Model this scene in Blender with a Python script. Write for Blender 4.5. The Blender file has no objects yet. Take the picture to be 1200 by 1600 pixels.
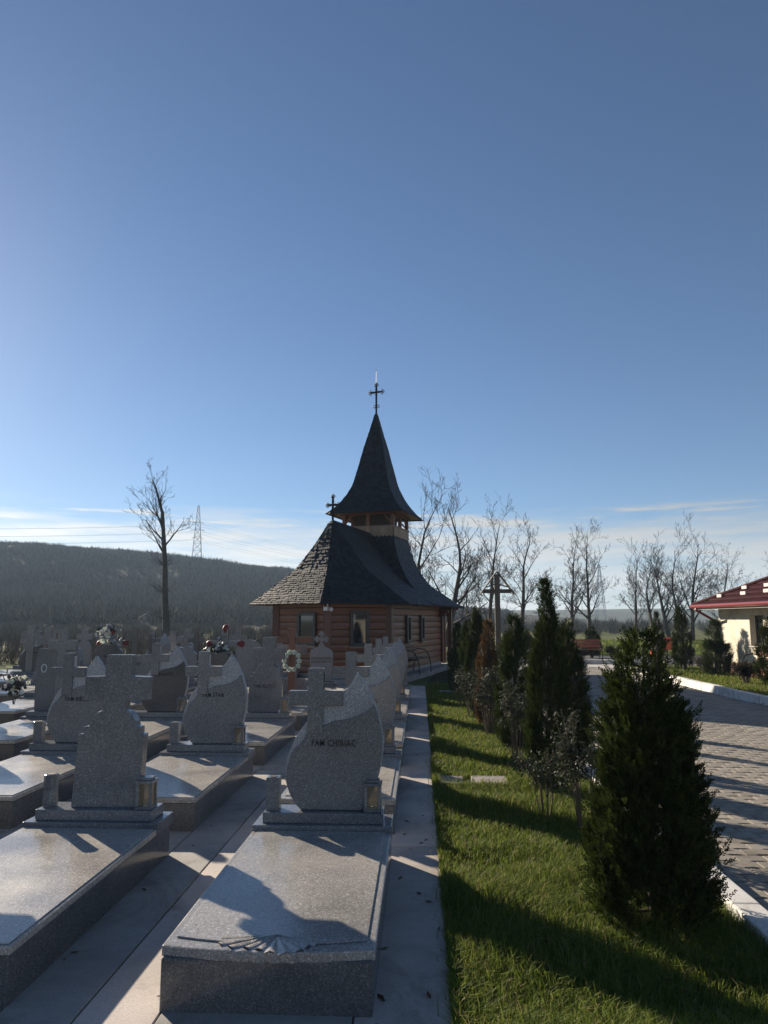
import bpy, bmesh, math, random
import numpy as np
from mathutils import Vector, Matrix
R = math.radians
SC = bpy.context.scene
COL = SC.collection

# ------------------------------------------------------------------ camera
F_PX, CAM_H = 1150.0, 1.65
PITCH = math.atan((968 - 800) / F_PX)
YAW = math.atan((656 - 600) * math.cos(PITCH) / F_PX)
cd = bpy.data.cameras.new('camera')
cam = bpy.data.objects.new('camera', cd)
COL.objects.link(cam)
cam.location = (0, 0, CAM_H)
cam.rotation_euler = (R(90) + PITCH, 0, YAW)
cd.sensor_fit = 'VERTICAL'; cd.sensor_height = 36; cd.lens = 36 * F_PX / 1600
cd.clip_start = 0.05; cd.clip_end = 6000
SC.camera = cam

# ------------------------------------------------------------------ sun and sky
SUN_DIR = Vector((-1.86, 2.03, 1.0)).normalized()
SUN_EL = math.asin(SUN_DIR.z)
SUN_AZ = math.atan2(SUN_DIR.x, SUN_DIR.y)            # clockwise from +Y
world = bpy.data.worlds.new('World'); SC.world = world
world.use_nodes = True
wn, wl = world.node_tree.nodes, world.node_tree.links
wn.clear()
def wnode(t, **kw):
    n = wn.new(t)
    for k, v in kw.items(): setattr(n, k, v)
    return n
w_out = wnode('ShaderNodeOutputWorld'); w_bg = wnode('ShaderNodeBackground')
w_bg.inputs['Strength'].default_value = 0.05
sky = wnode('ShaderNodeTexSky'); sky.sky_type = 'NISHITA'; sky.sun_disc = False
sky.sun_elevation = SUN_EL; sky.sun_rotation = SUN_AZ
sky.altitude = 200; sky.air_density = 0.8; sky.dust_density = 0.15; sky.ozone_density = 3.8
# thin cirrus and a low cloud bank above the horizon, by direction
tc = wnode('ShaderNodeTexCoord'); sp = wnode('ShaderNodeSeparateXYZ')
wl.new(tc.outputs['Generated'], sp.inputs[0])
def wmath(op, a, b=None, c=None):
    n = wn.new('ShaderNodeMath'); n.operation = op; n.use_clamp = False
    for i, v in enumerate((a, b, c)):
        if v is None: continue
        if isinstance(v, (int, float)): n.inputs[i].default_value = v
        else: wl.new(v, n.inputs[i])
    return n.outputs[0]
def wramp(v, lo, hi, t0=0.0, t1=1.0):
    n = wn.new('ShaderNodeMapRange'); n.interpolation_type = 'SMOOTHSTEP'
    wl.new(v, n.inputs[0]); n.inputs[1].default_value = lo; n.inputs[2].default_value = hi
    n.inputs[3].default_value = t0; n.inputs[4].default_value = t1
    return n.outputs[0]
def wnoise(sx, sz, scale, detail, off=0.0):
    cb = wn.new('ShaderNodeCombineXYZ')
    wl.new(wmath('MULTIPLY', sp.outputs[0], sx), cb.inputs[0])
    wl.new(wmath('ADD', wmath('MULTIPLY', sp.outputs[1], sx), off), cb.inputs[1])
    wl.new(wmath('MULTIPLY', sp.outputs[2], sz), cb.inputs[2])
    n = wn.new('ShaderNodeTexNoise'); n.inputs['Scale'].default_value = scale
    n.inputs['Detail'].default_value = detail; n.inputs['Roughness'].default_value = 0.6
    wl.new(cb.outputs[0], n.inputs['Vector'])
    return n.outputs[0]
elev = sp.outputs[2]
n1 = wnoise(1.0, 9.0, 5.0, 8)
edge = wmath('ADD', elev, wmath('MULTIPLY', wmath('SUBTRACT', n1, 0.5), 0.11))
bank = wramp(edge, 0.148, 0.108)                      # bank fading upwards
n2 = wnoise(1.0, 13.0, 5.2, 9, 3.7)
streak = wmath('MULTIPLY', wramp(n2, 0.50, 0.64), wmath('MULTIPLY', wramp(elev, 0.118, 0.128), wramp(elev, 0.150, 0.138)))
n3 = wnoise(1.0, 11.0, 6.0, 8, 9.1)
tex_ = wramp(n3, 0.32, 0.62, 0.35, 1.0)
cl = wmath('MINIMUM', wmath('ADD', wmath('MULTIPLY', wmath('MULTIPLY', bank, tex_), 0.95), wmath('MULTIPLY', streak, 0.9)), 1.0)
mixc = wnode('ShaderNodeMix', data_type='RGBA')
wl.new(cl, mixc.inputs['Factor']); wl.new(sky.outputs[0], mixc.inputs['A'])
# cloud colour: the sky's own light, whitened
lum = wnode('ShaderNodeRGBToBW'); wl.new(sky.outputs[0], lum.inputs[0])
cw = wnode('ShaderNodeMix', data_type='RGBA', blend_type='MULTIPLY'); cw.inputs['Factor'].default_value = 1.0
wl.new(lum.outputs[0], cw.inputs['A']); cw.inputs['B'].default_value = (1.45, 1.44, 1.41, 1)
wl.new(cw.outputs['Result'], mixc.inputs['B'])
wl.new(mixc.outputs['Result'], w_bg.inputs['Color']); wl.new(w_bg.outputs[0], w_out.inputs['Surface'])

sd = bpy.data.lights.new('sun', 'SUN'); sd.energy = 5.0; sd.angle = R(0.53); sd.color = (1.0, 0.87, 0.70)
so = bpy.data.objects.new('sun', sd); COL.objects.link(so)
so.rotation_euler = SUN_DIR.to_track_quat('Z', 'Y').to_euler(); so.location = (-30, 30, 25)

SC.view_settings.view_transform = 'Standard'; SC.view_settings.look = 'None'
SC.view_settings.gamma = 1.0; SC.view_settings.exposure = 1.1
SC.view_settings.use_curve_mapping = False
SC.cycles.max_bounces = 6; SC.cycles.transparent_max_bounces = 12; SC.cycles.volume_bounces = 0
SC.cycles.volume_step_rate = 5

# ------------------------------------------------------------------ helpers
rnd = random.Random(7)
def proj(p):
    """photo pixel (1200x1600) of a world point; used only to cull pieces that are out of view"""
    fw = Vector((-math.sin(YAW) * math.cos(PITCH), math.cos(YAW) * math.cos(PITCH), math.sin(PITCH)))
    rt = Vector((math.cos(YAW), math.sin(YAW), 0)); up = rt.cross(fw)
    v = Vector(p) - Vector((0, 0, CAM_H)); z = v.dot(fw)
    if z < 0.05: return None
    return 600 + F_PX * v.dot(rt) / z, 800 - F_PX * v.dot(up) / z

def tag(o, label=None, cat=None, group=None, kind=None):
    if label: o['label'] = label
    if cat: o['category'] = cat
    if group: o['group'] = group
    if kind: o['kind'] = kind
    return o
def empty(name, loc=(0, 0, 0), rz=0.0):
    o = bpy.data.objects.new(name, None); COL.objects.link(o)
    o.location = loc; o.rotation_euler = (0, 0, rz); o.empty_display_size = 0.2
    return o
def inst(name, me, parent=None, loc=(0, 0, 0), rz=0.0, mat=None):
    o = bpy.data.objects.new(name, me); COL.objects.link(o)
    o.location = loc; o.rotation_euler = (0, 0, rz)
    if parent is not None: o.parent = parent
    return o
def mesh_np(name, verts, faces, mat, smooth=False, nper=None):
    """numpy mesh; faces (n,k) array of equal sized polygons"""
    me = bpy.data.meshes.new(name)
    verts = np.asarray(verts, dtype=np.float32).reshape(-1, 3); faces = np.asarray(faces, dtype=np.int32)
    n, k = faces.shape
    me.vertices.add(len(verts)); me.vertices.foreach_set('co', verts.ravel())
    me.loops.add(n * k); me.loops.foreach_set('vertex_index', faces.ravel())
    me.polygons.add(n); me.polygons.foreach_set('loop_start', np.arange(0, n * k, k, dtype=np.int32))
    me.polygons.foreach_set('loop_total', np.full(n, k, dtype=np.int32))
    if smooth: me.polygons.foreach_set('use_smooth', np.ones(n, dtype=bool))
    me.update(calc_edges=True); me.validate()
    me.materials.append(mat)
    return me

class MB:
    """collects simple shapes into one mesh"""
    def __init__(s): s.v = []; s.f = []
    def add(s, v, f):
        b = len(s.v); s.v += [tuple(p) for p in v]; s.f += [tuple(i + b for i in q) for q in f]; return s
    def box(s, x0, x1, y0, y1, z0, z1):
        return s.add([(x0, y0, z0), (x1, y0, z0), (x1, y1, z0), (x0, y1, z0), (x0, y0, z1), (x1, y0, z1), (x1, y1, z1), (x0, y1, z1)],
                     [(0, 3, 2, 1), (4, 5, 6, 7), (0, 1, 5, 4), (1, 2, 6, 5), (2, 3, 7, 6), (3, 0, 4, 7)])
    def bar(s, a, b, w, h=None, up=(0, 0, 1)):
        """rectangular bar from a to b"""
        h = h or w; a, b = Vector(a), Vector(b); d = (b - a).normalized(); u = Vector(up)
        if abs(d.dot(u)) > 0.98: u = Vector((0, 1, 0))
        r = d.cross(u).normalized(); u = r.cross(d)
        q = [(-w / 2, -h / 2), (w / 2, -h / 2), (w / 2, h / 2), (-w / 2, h / 2)]
        v = [a + r * x + u * y for x, y in q] + [b + r * x + u * y for x, y in q]
        return s.add(v, [(0, 3, 2, 1), (4, 5, 6, 7), (0, 1, 5, 4), (1, 2, 6, 5), (2, 3, 7, 6), (3, 0, 4, 7)][0:2] +
                     [(0, 1, 5, 4), (1, 2, 6, 5), (2, 3, 7, 6), (3, 0, 4, 7)])
    def tube(s, pts, rad, n=6, cap=True):
        pts = [Vector(p) for p in pts]; rad = rad if isinstance(rad, (list, tuple)) else [rad] * len(pts)
        v = []; f = []; u = None
        for i, p in enumerate(pts):
            d = (pts[min(i + 1, len(pts) - 1)] - pts[max(i - 1, 0)]).normalized()
            if u is None: u = d.orthogonal().normalized()
            else: u = (u - d * u.dot(d)).normalized()
            w = d.cross(u)
            for k in range(n):
                t = 2 * math.pi * k / n; v.append(p + (u * math.cos(t) + w * math.sin(t)) * rad[i])
        for i in range(len(pts) - 1):
            for k in range(n):
                k2 = (k + 1) % n; f.append((i * n + k, i * n + k2, (i + 1) * n + k2, (i + 1) * n + k))
        if cap: f.append(tuple(range(n - 1, -1, -1))); f.append(tuple(range((len(pts) - 1) * n, len(pts) * n)))
        return s.add(v, f)
    def prism(s, poly, y0, y1):
        """polygon in XZ extruded along Y"""
        n = len(poly)
        v = [(x, y0, z) for x, z in poly] + [(x, y1, z) for x, z in poly]
        f = [tuple(range(n)), tuple(range(2 * n - 1, n - 1, -1))] + [(i, i + n, (i + 1) % n + n, (i + 1) % n) for i in range(n)]
        return s.add(v, f)
    def prismz(s, poly, z0, z1):
        n = len(poly)
        v = [(x, y, z0) for x, y in poly] + [(x, y, z1) for x, y in poly]
        f = [tuple(range(n - 1, -1, -1)), tuple(range(n, 2 * n))] + [(i, (i + 1) % n, (i + 1) % n + n, i + n) for i in range(n)]
        return s.add(v, f)
    def blob(s, c, r, seed=0, n=8, m=6, jit=0.25):
        q = random.Random(seed); v = []; f = []
        for i in range(m + 1):
            ph = math.pi * i / m
            for k in range(n):
                t = 2 * math.pi * k / n; j = 1 + q.uniform(-jit, jit)
                v.append((c[0] + r[0] * j * math.sin(ph) * math.cos(t), c[1] + r[1] * j * math.sin(ph) * math.sin(t), c[2] + r[2] * j * math.cos(ph)))
        for i in range(m):
            for k in range(n):
                k2 = (k + 1) % n; f.append((i * n + k, (i + 1) * n + k, (i + 1) * n + k2, i * n + k2))
        return s.add(v, f)
    def mesh(s, name, mat, bevel=0.0, seg=2, smooth=False):
        me = bpy.data.meshes.new(name); me.from_pydata(s.v, [], s.f)
        bm = bmesh.new(); bm.from_mesh(me)
        bmesh.ops.recalc_face_normals(bm, faces=bm.faces)
        if bevel:
            ed = [e for e in bm.edges if len(e.link_faces) == 2 and e.calc_face_angle(0) > 0.6]
            bmesh.ops.bevel(bm, geom=ed, offset=bevel, segments=seg, profile=0.6, affect='EDGES', clamp_overlap=True)
        bm.to_mesh(me); bm.free(); me.materials.append(mat)
        if smooth:
            for p in me.polygons: p.use_smooth = True
        return me
    def build(s, name, mat, parent=None, bevel=0.0, seg=2, smooth=False, loc=(0, 0, 0), rz=0.0):
        return inst(name, s.mesh(name, mat, bevel, seg, smooth), parent, loc, rz)

# ------------------------------------------------------------------ materials
def nt(name):
    m = bpy.data.materials.new(name); m.use_nodes = True
    n, l = m.node_tree.nodes, m.node_tree.links
    return m, n, l, n['Principled BSDF']
def N(n, t, **kw):
    x = n.new(t)
    for k, v in kw.items():
        if k in x.inputs: x.inputs[k].default_value = v
        else: setattr(x, k, v)
    return x
def ramp(n, l, src, stops):
    r = n.new('ShaderNodeValToRGB'); e = r.color_ramp.elements
    while len(e) < len(stops): e.new(0.5)
    for i, (p, c) in enumerate(stops): e[i].position = p; e[i].color = (*c, 1) if len(c) == 3 else c
    l.new(src, r.inputs[0]); return r.outputs[0]
def mixrgb(n, l, f, a, b, mode='MIX'):
    x = n.new('ShaderNodeMix'); x.data_type = 'RGBA'; x.blend_type = mode
    for s, v in (('Factor', f), ('A', a), ('B', b)):
        if isinstance(v, (int, float)): x.inputs[s].default_value = v
        elif isinstance(v, tuple): x.inputs[s].default_value = (*v, 1) if len(v) == 3 else v
        else: l.new(v, x.inputs[s])
    return x.outputs['Result']
def coords(n, l, rand=True, scale=(1, 1, 1)):
    """object coordinates, shifted per object so that copies differ"""
    t = n.new('ShaderNodeTexCoord'); mp = n.new('ShaderNodeMapping'); mp.inputs['Scale'].default_value = scale
    l.new(t.outputs['Object'], mp.inputs[0])
    if rand:
        oi = n.new('ShaderNodeObjectInfo'); mu = n.new('ShaderNodeMath'); mu.operation = 'MULTIPLY'; mu.inputs[1].default_value = 37.0
        l.new(oi.outputs['Random'], mu.inputs[0]); l.new(mu.outputs[0], mp.inputs['Location'])
    return mp.outputs[0]
def bump(n, l, h, bs, strength=0.3, dist=0.01):
    b = n.new('ShaderNodeBump'); b.inputs['Strength'].default_value = strength; b.inputs['Distance'].default_value = dist
    l.new(h, b.inputs['Height']); l.new(b.outputs[0], bs.inputs['Normal'])

def granite(name, tone=1.0, rough=0.18, tint=(1, 1, 1), grain=170):
    m, n, l, b = nt(name); co = coords(n, l)
    v1 = N(n, 'ShaderNodeTexVoronoi', Scale=grain); l.new(co, v1.inputs['Vector'])
    v2 = N(n, 'ShaderNodeTexNoise', Scale=grain * 1.9, Detail=3.0, Roughness=0.7); l.new(co, v2.inputs['Vector'])
    sc = n.new('ShaderNodeSeparateColor'); l.new(v1.outputs['Color'], sc.inputs[0])
    T = lambda c: tuple(tone * c * t for t in tint)
    c1 = ramp(n, l, sc.outputs[0], [(0.0, T(0.07)), (0.3, T(0.15)), (0.62, T(0.21)), (0.88, T(0.28)), (1.0, T(0.52))])
    c2 = ramp(n, l, v2.outputs[0], [(0.32, T(0.11)), (0.5, T(0.19)), (0.68, T(0.29))])
    c = mixrgb(n, l, 0.45, c1, c2)
    big = N(n, 'ShaderNodeTexNoise', Scale=2.2, Detail=4.0); l.new(co, big.inputs['Vector'])
    g = ramp(n, l, big.outputs[0], [(0.28, (0.74, 0.74, 0.75)), (0.45, (0.97, 0.97, 0.97)), (0.75, (1.10, 1.09, 1.07))])
    c = mixrgb(n, l, 1.0, c, g, 'MULTIPLY')
    oi = n.new('ShaderNodeObjectInfo')
    vr = ramp(n, l, oi.outputs['Random'], [(0, (0.82, 0.83, 0.85)), (0.5, (1.0, 1.0, 1.0)), (1, (1.16, 1.13, 1.08))])
    c = mixrgb(n, l, 1.0, c, vr, 'MULTIPLY')
    l.new(c, b.inputs['Base Color'])
    rr = n.new('ShaderNodeMapRange'); l.new(big.outputs[0], rr.inputs[0]); rr.inputs[1].default_value = 0.3; rr.inputs[2].default_value = 0.75
    rr.inputs[3].default_value = rough * 0.8; rr.inputs[4].default_value = rough * 1.5
    l.new(rr.outputs[0], b.inputs['Roughness'])
    return m
def stony(name, c0, c1, scale=8, rough=0.85, bs=0.25, fine=120, dist=0.004, rand=True):
    m, n, l, b = nt(name); co = coords(n, l, rand)
    a = N(n, 'ShaderNodeTexNoise', Scale=scale, Detail=8.0, Roughness=0.65); l.new(co, a.inputs['Vector'])
    f = N(n, 'ShaderNodeTexNoise', Scale=fine, Detail=4.0, Roughness=0.7); l.new(co, f.inputs['Vector'])
    c = ramp(n, l, a.outputs[0], [(0.28, c0), (0.72, c1)])
    g = ramp(n, l, f.outputs[0], [(0.3, (0.72, 0.72, 0.72)), (0.7, (1.2, 1.2, 1.2))])
    c = mixrgb(n, l, 0.8, c, g, 'MULTIPLY')
    oi = n.new('ShaderNodeObjectInfo')
    v = ramp(n, l, oi.outputs['Random'], [(0, (0.88, 0.88, 0.88)), (1, (1.08, 1.08, 1.08))])
    c = mixrgb(n, l, 1.0, c, v, 'MULTIPLY')
    st_ = N(n, 'ShaderNodeTexNoise', Scale=1.3, Detail=7.0, Roughness=0.7, Distortion=0.8); l.new(co, st_.inputs['Vector'])
    c = mixrgb(n, l, 1.0, c, ramp(n, l, st_.outputs[0], [(0.34, (0.62, 0.60, 0.57)), (0.47, (0.95, 0.95, 0.95)), (0.7, (1.06, 1.06, 1.06))]), 'MULTIPLY')
    l.new(c, b.inputs['Base Color']); b.inputs['Roughness'].default_value = rough
    bump(n, l, f.outputs[0], b, bs, dist)
    return m
def plain(name, c, rough=0.6, metal=0.0, var=0.15, scale=30, spec=0.5):
    m, n, l, b = nt(name); co = coords(n, l)
    a = N(n, 'ShaderNodeTexNoise', Scale=scale, Detail=5.0); l.new(co, a.inputs['Vector'])
    lo = tuple(x * (1 - var) for x in c); hi = tuple(x * (1 + var) for x in c)
    l.new(ramp(n, l, a.outputs[0], [(0.3, lo), (0.7, hi)]), b.inputs['Base Color'])
    b.inputs['Roughness'].default_value = rough; b.inputs['Metallic'].default_value = metal
    b.inputs['Specular IOR Level'].default_value = spec
    return m
def woody(name, c0, c1, axis_scale=(1, 12, 12), rough=0.45, bs=0.3):
    m, n, l, b = nt(name); co = coords(n, l, True, axis_scale)
    a = N(n, 'ShaderNodeTexNoise', Scale=3.0, Detail=8.0, Roughness=0.6, Distortion=0.6); l.new(co, a.inputs['Vector'])
    c = ramp(n, l, a.outputs[0], [(0.3, c0), (0.7, c1)])
    oi = n.new('ShaderNodeObjectInfo')
    v = ramp(n, l, oi.outputs['Random'], [(0, (0.75, 0.75, 0.75)), (1, (1.15, 1.15, 1.15))])
    l.new(mixrgb(n, l, 1.0, c, v, 'MULTIPLY'), b.inputs['Base Color']); b.inputs['Roughness'].default_value = rough
    bump(n, l, a.outputs[0], b, bs, 0.004)
    return m
def leafy(name, c0, c1, rough=0.55, trans=0.25, spec=0.3):
    m, n, l, b = nt(name)
    g = n.new('ShaderNodeNewGeometry')
    c = ramp(n, l, g.outputs['Random Per Island'], [(0.0, c0), (1.0, c1)])
    l.new(c, b.inputs['Base Color']); b.inputs['Roughness'].default_value = rough; b.inputs['Specular IOR Level'].default_value = spec
    if trans:
        t = n.new('ShaderNodeBsdfTranslucent'); l.new(c, t.inputs[0]); mx = n.new('ShaderNodeMixShader'); mx.inputs[0].default_value = trans
        l.new(b.outputs[0], mx.inputs[1]); l.new(t.outputs[0], mx.inputs[2]); l.new(mx.outputs[0], n['Material Output'].inputs['Surface'])
    return m
def ground_mat(name, a0, a1, b0, b1, big=0.15, fine=6.0):
    m, n, l, b = nt(name); t = n.new('ShaderNodeTexCoord')
    n1_ = N(n, 'ShaderNodeTexNoise', Scale=big, Detail=6.0); l.new(t.outputs['Object'], n1_.inputs['Vector'])
    n2_ = N(n, 'ShaderNodeTexNoise', Scale=fine, Detail=9.0, Roughness=0.7); l.new(t.outputs['Object'], n2_.inputs['Vector'])
    ca = ramp(n, l, n2_.outputs[0], [(0.3, a0), (0.7, a1)]); cb = ramp(n, l, n2_.outputs[0], [(0.3, b0), (0.7, b1)])
    f = ramp(n, l, n1_.outputs[0], [(0.42, (0, 0, 0)), (0.6, (1, 1, 1))])
    l.new(mixrgb(n, l, f, ca, cb), b.inputs['Base Color']); b.inputs['Roughness'].default_value = 0.95
    b.inputs['Specular IOR Level'].default_value = 0.1
    bump(n, l, n2_.outputs[0], b, 0.8, 0.05)
    return m
M = {}
M['granite'] = granite('granite_grey', 0.85, 0.16, (0.97, 1.0, 1.05))
M['granite_base_shaded'] = granite('granite_sides_shaded', 0.6, 0.16)  # same grey granite, toned down to put shade into the tomb sides
M['granite_cover_sunlit'] = granite('granite_cover_sunlit', 1.6, 0.22, (1.05, 1.0, 0.93))  # same grey granite, lightened and warmed: sunlight painted into the covers
M['granite_matt'] = granite('granite_flamed', 1.6, 0.6, (0.97, 1.0, 1.05))
M['granite_dark'] = granite('granite_dark', 0.45, 0.14, (1.0, 0.98, 1.0))
M['granite_red'] = granite('granite_reddish', 0.42, 0.2, (1.25, 0.92, 0.9))
M['granite_light'] = granite('granite_light', 1.5, 0.3)
M['hole_shade'] = plain('hole_shade_dark', (0.02, 0.02, 0.02), 0.8)  # near-black colour standing in for the shade inside holes
M['ink'] = plain('black_engraved_paint', (0.008, 0.008, 0.009), 0.5)
M['white_ink'] = plain('pale_engraved_paint', (0.6, 0.6, 0.6), 0.5)
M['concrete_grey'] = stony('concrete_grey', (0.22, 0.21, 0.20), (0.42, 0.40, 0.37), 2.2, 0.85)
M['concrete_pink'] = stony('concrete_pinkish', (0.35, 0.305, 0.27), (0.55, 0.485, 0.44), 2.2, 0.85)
M['kerb_white'] = stony('whitewashed_concrete', (0.62, 0.60, 0.56), (0.80, 0.79, 0.76), 6.0, 0.8)
M['paver'] = stony('concrete_paver', (0.21, 0.185, 0.15), (0.32, 0.285, 0.235), 5.0, 0.85, 0.4, 160)
M['sand'] = stony('joint_sand', (0.42, 0.40, 0.36), (0.55, 0.52, 0.48), 9.0, 0.95, rand=False)
M['asphalt'] = stony('asphalt', (0.045, 0.045, 0.047), (0.075, 0.074, 0.072), 4.0, 0.9, rand=False)
M['step_stone'] = stony('stepping_stone', (0.24, 0.21, 0.19), (0.36, 0.32, 0.29), 7.0, 0.9)
M['log'] = woody('varnished_log', (0.115, 0.038, 0.013), (0.215, 0.079, 0.03), (1.2, 14, 14), 0.42)
M['log_red'] = woody('varnished_post', (0.06, 0.018, 0.009), (0.13, 0.04, 0.018), (14, 14, 1.2), 0.4)
M['board'] = woody('pale_board', (0.24, 0.16, 0.10), (0.36, 0.26, 0.17), (14, 14, 1.2), 0.6)
M['cross_wood'] = woody('cross_wood', (0.045, 0.033, 0.022), (0.09, 0.065, 0.042), (12, 12, 1.5), 0.5)
M['cross_brown'] = woody('brown_cross_wood', (0.13, 0.045, 0.022), (0.20, 0.075, 0.04), (12, 12, 1.5), 0.4)
M['shingle'] = leafy('weathered_shingle', (0.006, 0.0066, 0.008), (0.026, 0.028, 0.033), 0.55, 0.0, 0.3)
M['underlay'] = plain('roof_boarding', (0.05, 0.03, 0.02), 0.8)
M['iron'] = plain('wrought_iron', (0.012, 0.012, 0.013), 0.5, 0.6)
M['frame_dark'] = plain('dark_window_frame', (0.022, 0.024, 0.03), 0.35)
m, n, l, b = nt('window_glass'); b.inputs['Base Color'].default_value = (0.02, 0.022, 0.025, 1); b.inputs['Roughness'].default_value = 0.04
b.inputs['Specular IOR Level'].default_value = 0.9; M['glass'] = m
m, n, l, b = nt('lantern_glass'); b.inputs['Base Color'].default_value = (0.72, 0.62, 0.48, 1); b.inputs['Roughness'].default_value = 0.25
b.inputs['Transmission Weight'].default_value = 0.85; b.inputs['IOR'].default_value = 1.1; M['lglass'] = m
M['plaster'] = stony('cream_plaster', (0.58, 0.53, 0.42), (0.70, 0.65, 0.53), 2.0, 0.9, 0.3, 90)
M['plinth'] = stony('brick_red_plinth', (0.24, 0.085, 0.05), (0.33, 0.12, 0.075), 4.0, 0.85)
M['rooftile'] = plain('wine_red_metal_tile', (0.034, 0.006, 0.008), 0.8, 0.0, 0.35, 6, 0.08)
M['gutter'] = plain('red_gutter', (0.16, 0.022, 0.02), 0.3)
M['guard'] = plain('pale_snow_guard', (0.60, 0.52, 0.50), 0.4)
M['soffit'] = plain('soffit_board', (0.36, 0.34, 0.30), 0.7)
M['orange'] = plain('orange_red_plastic', (0.62, 0.09, 0.03), 0.4)
M['benchred'] = woody('red_slat', (0.26, 0.06, 0.035), (0.36, 0.10, 0.06), (1.5, 12, 12), 0.5)
M['redcap'] = plain('red_cap', (0.13, 0.010, 0.010), 0.6)
M['bark'] = stony('bark', (0.055, 0.045, 0.036), (0.12, 0.10, 0.08), 5.0, 0.95, 0.6, 30, 0.03)
M['twig'] = plain('twig_bark', (0.035, 0.028, 0.022), 0.9)
M['thuja'] = leafy('thuja_leaf', (0.009, 0.018, 0.004), (0.045, 0.062, 0.012), 0.6, 0.25, 0.15)
M['thuja_brown'] = leafy('thuja_browned_leaf', (0.035, 0.028, 0.009), (0.15, 0.075, 0.028), 0.65, 0.25, 0.2)
M['rose'] = leafy('rose_leaf', (0.012, 0.02, 0.009), (0.09, 0.10, 0.06), 0.6, 0.2, 0.15)
M['rose_stem'] = plain('rose_stem', (0.10, 0.07, 0.045), 0.6)
M['grass'] = leafy('grass_blade', (0.04, 0.085, 0.008), (0.22, 0.255, 0.045), 0.6, 0.45, 0.12)
for _nd in M['grass'].node_tree.nodes:
    if _nd.type == 'VALTORGB':
        _e = _nd.color_ramp.elements; _e[1].position = 0.93; _x = _e.new(0.945); _x.color = (0.30, 0.24, 0.11, 1); _x = _e.new(1.0); _x.color = (0.36, 0.29, 0.15, 1)
M['soil'] = ground_mat('turf_soil', (0.03, 0.035, 0.012), (0.07, 0.075, 0.03), (0.05, 0.045, 0.025), (0.10, 0.085, 0.05), 1.5, 40)
M['field'] = ground_mat('field_grass', (0.05, 0.075, 0.018), (0.10, 0.13, 0.035), (0.09, 0.085, 0.04), (0.15, 0.14, 0.07), 0.06, 3.0)
M['hill'] = ground_mat('hill_scrub', (0.035, 0.032, 0.022), (0.06, 0.054, 0.04), (0.045, 0.04, 0.03), (0.075, 0.066, 0.048), 0.02, 0.5)
M['farfield'] = ground_mat('far_field', (0.08, 0.07, 0.05), (0.11, 0.10, 0.07), (0.10, 0.11, 0.06), (0.14, 0.14, 0.09), 0.01, 0.05)
M['scrub'] = leafy('bare_scrub', (0.09, 0.082, 0.07), (0.21, 0.195, 0.165), 0.9, 0.0, 0.1)
M['shrub_dark'] = leafy('dark_shrub_leaf', (0.02, 0.02, 0.012), (0.07, 0.05, 0.03), 0.6, 0.2, 0.2)
M['galv'] = plain('galvanised_steel', (0.22, 0.23, 0.24), 0.55, 0.3)
M['flower_white'] = leafy('pale_petal', (0.50, 0.55, 0.42), (0.75, 0.78, 0.66), 0.6, 0.2, 0.2)
M['flower_pink'] = leafy('pink_petal', (0.55, 0.18, 0.22), (0.75, 0.45, 0.45), 0.6, 0.2, 0.2)
M['flower_yellow'] = leafy('yellow_petal', (0.40, 0.32, 0.06), (0.60, 0.52, 0.18), 0.6, 0.2, 0.2)
M['leaf_dark'] = leafy('dark_wreath_leaf', (0.012, 0.016, 0.012), (0.05, 0.055, 0.05), 0.5, 0.1, 0.4)
M['leaf_silver'] = leafy('silvery_wreath_leaf', (0.18, 0.19, 0.20), (0.5, 0.5, 0.52), 0.5, 0.1, 0.4)
M['white_plastic'] = plain('white_plastic', (0.75, 0.76, 0.8), 0.35)
M['amber'] = plain('amber_candle_jar', (0.16, 0.12, 0.05), 0.2)

# ------------------------------------------------------------------ ground, hills, paving
def sheet(name, poly, z, mat, kind='structure'):
    me = bpy.data.meshes.new(name); me.from_pydata([(x, y, z) for x, y in poly], [], [tuple(range(len(poly)))])
    me.materials.append(mat); o = inst(name, me); o['kind'] = kind
    return o
sheet('ground', [(-1150, -60), (1150, -60), (1150, 1150), (-1150, 1150)], -0.035, M['field'])

def smooth(a, b, x):
    t = np.clip((x - a) / (b - a), 0, 1); return t * t * (3 - 2 * t)
def vnoise(x, y, seed=0):
    """cheap smooth 2-D value noise"""
    def h(i, j): return np.modf(np.abs(np.sin(i * 127.1 + j * 311.7 + seed * 74.7) * 43758.5453))[0]
    xi, yi = np.floor(x), np.floor(y); fx, fy = x - xi, y - yi
    fx = fx * fx * (3 - 2 * fx); fy = fy * fy * (3 - 2 * fy)
    return (h(xi, yi) * (1 - fx) + h(xi + 1, yi) * fx) * (1 - fy) + (h(xi, yi + 1) * (1 - fx) + h(xi + 1, yi + 1) * fx) * fy
def hill_h(X, Y):
    az = X / Y
    crest = np.interp(az, [-2.2, -1.2, -0.75, -0.57, -0.40, -0.31, -0.18, -0.06, 0.05, 0.16, 0.3],
                      [66, 49, 39.5, 36.0, 32.3, 28.2, 24.0, 14.0, 5.8, 3.6, 0.0])
    up = 0.12 * smooth(90, 160, Y) + 0.88 * smooth(140, 350, Y)
    h = crest * up * (1 - 0.5 * smooth(380, 560, Y))
    return h + (vnoise(X / 28, Y / 28, 3) - 0.5) * 3.2 * up * np.clip(crest / 20, 0, 1) - 0.3
def ridge_h(X, Y):
    az = X / Y
    crest = np.interp(az, [-0.4, 0.02, 0.12, 0.3, 0.47, 0.7, 1.3], [3, 4, 11, 12.4, 10.5, 9, 14])
    h = crest * smooth(430, 760, Y) * (1 - 0.4 * smooth(820, 1050, Y))
    return h + (vnoise(X / 60, Y / 60, 5) - 0.5) * 1.6 * smooth(430, 760, Y) - 0.3
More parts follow.
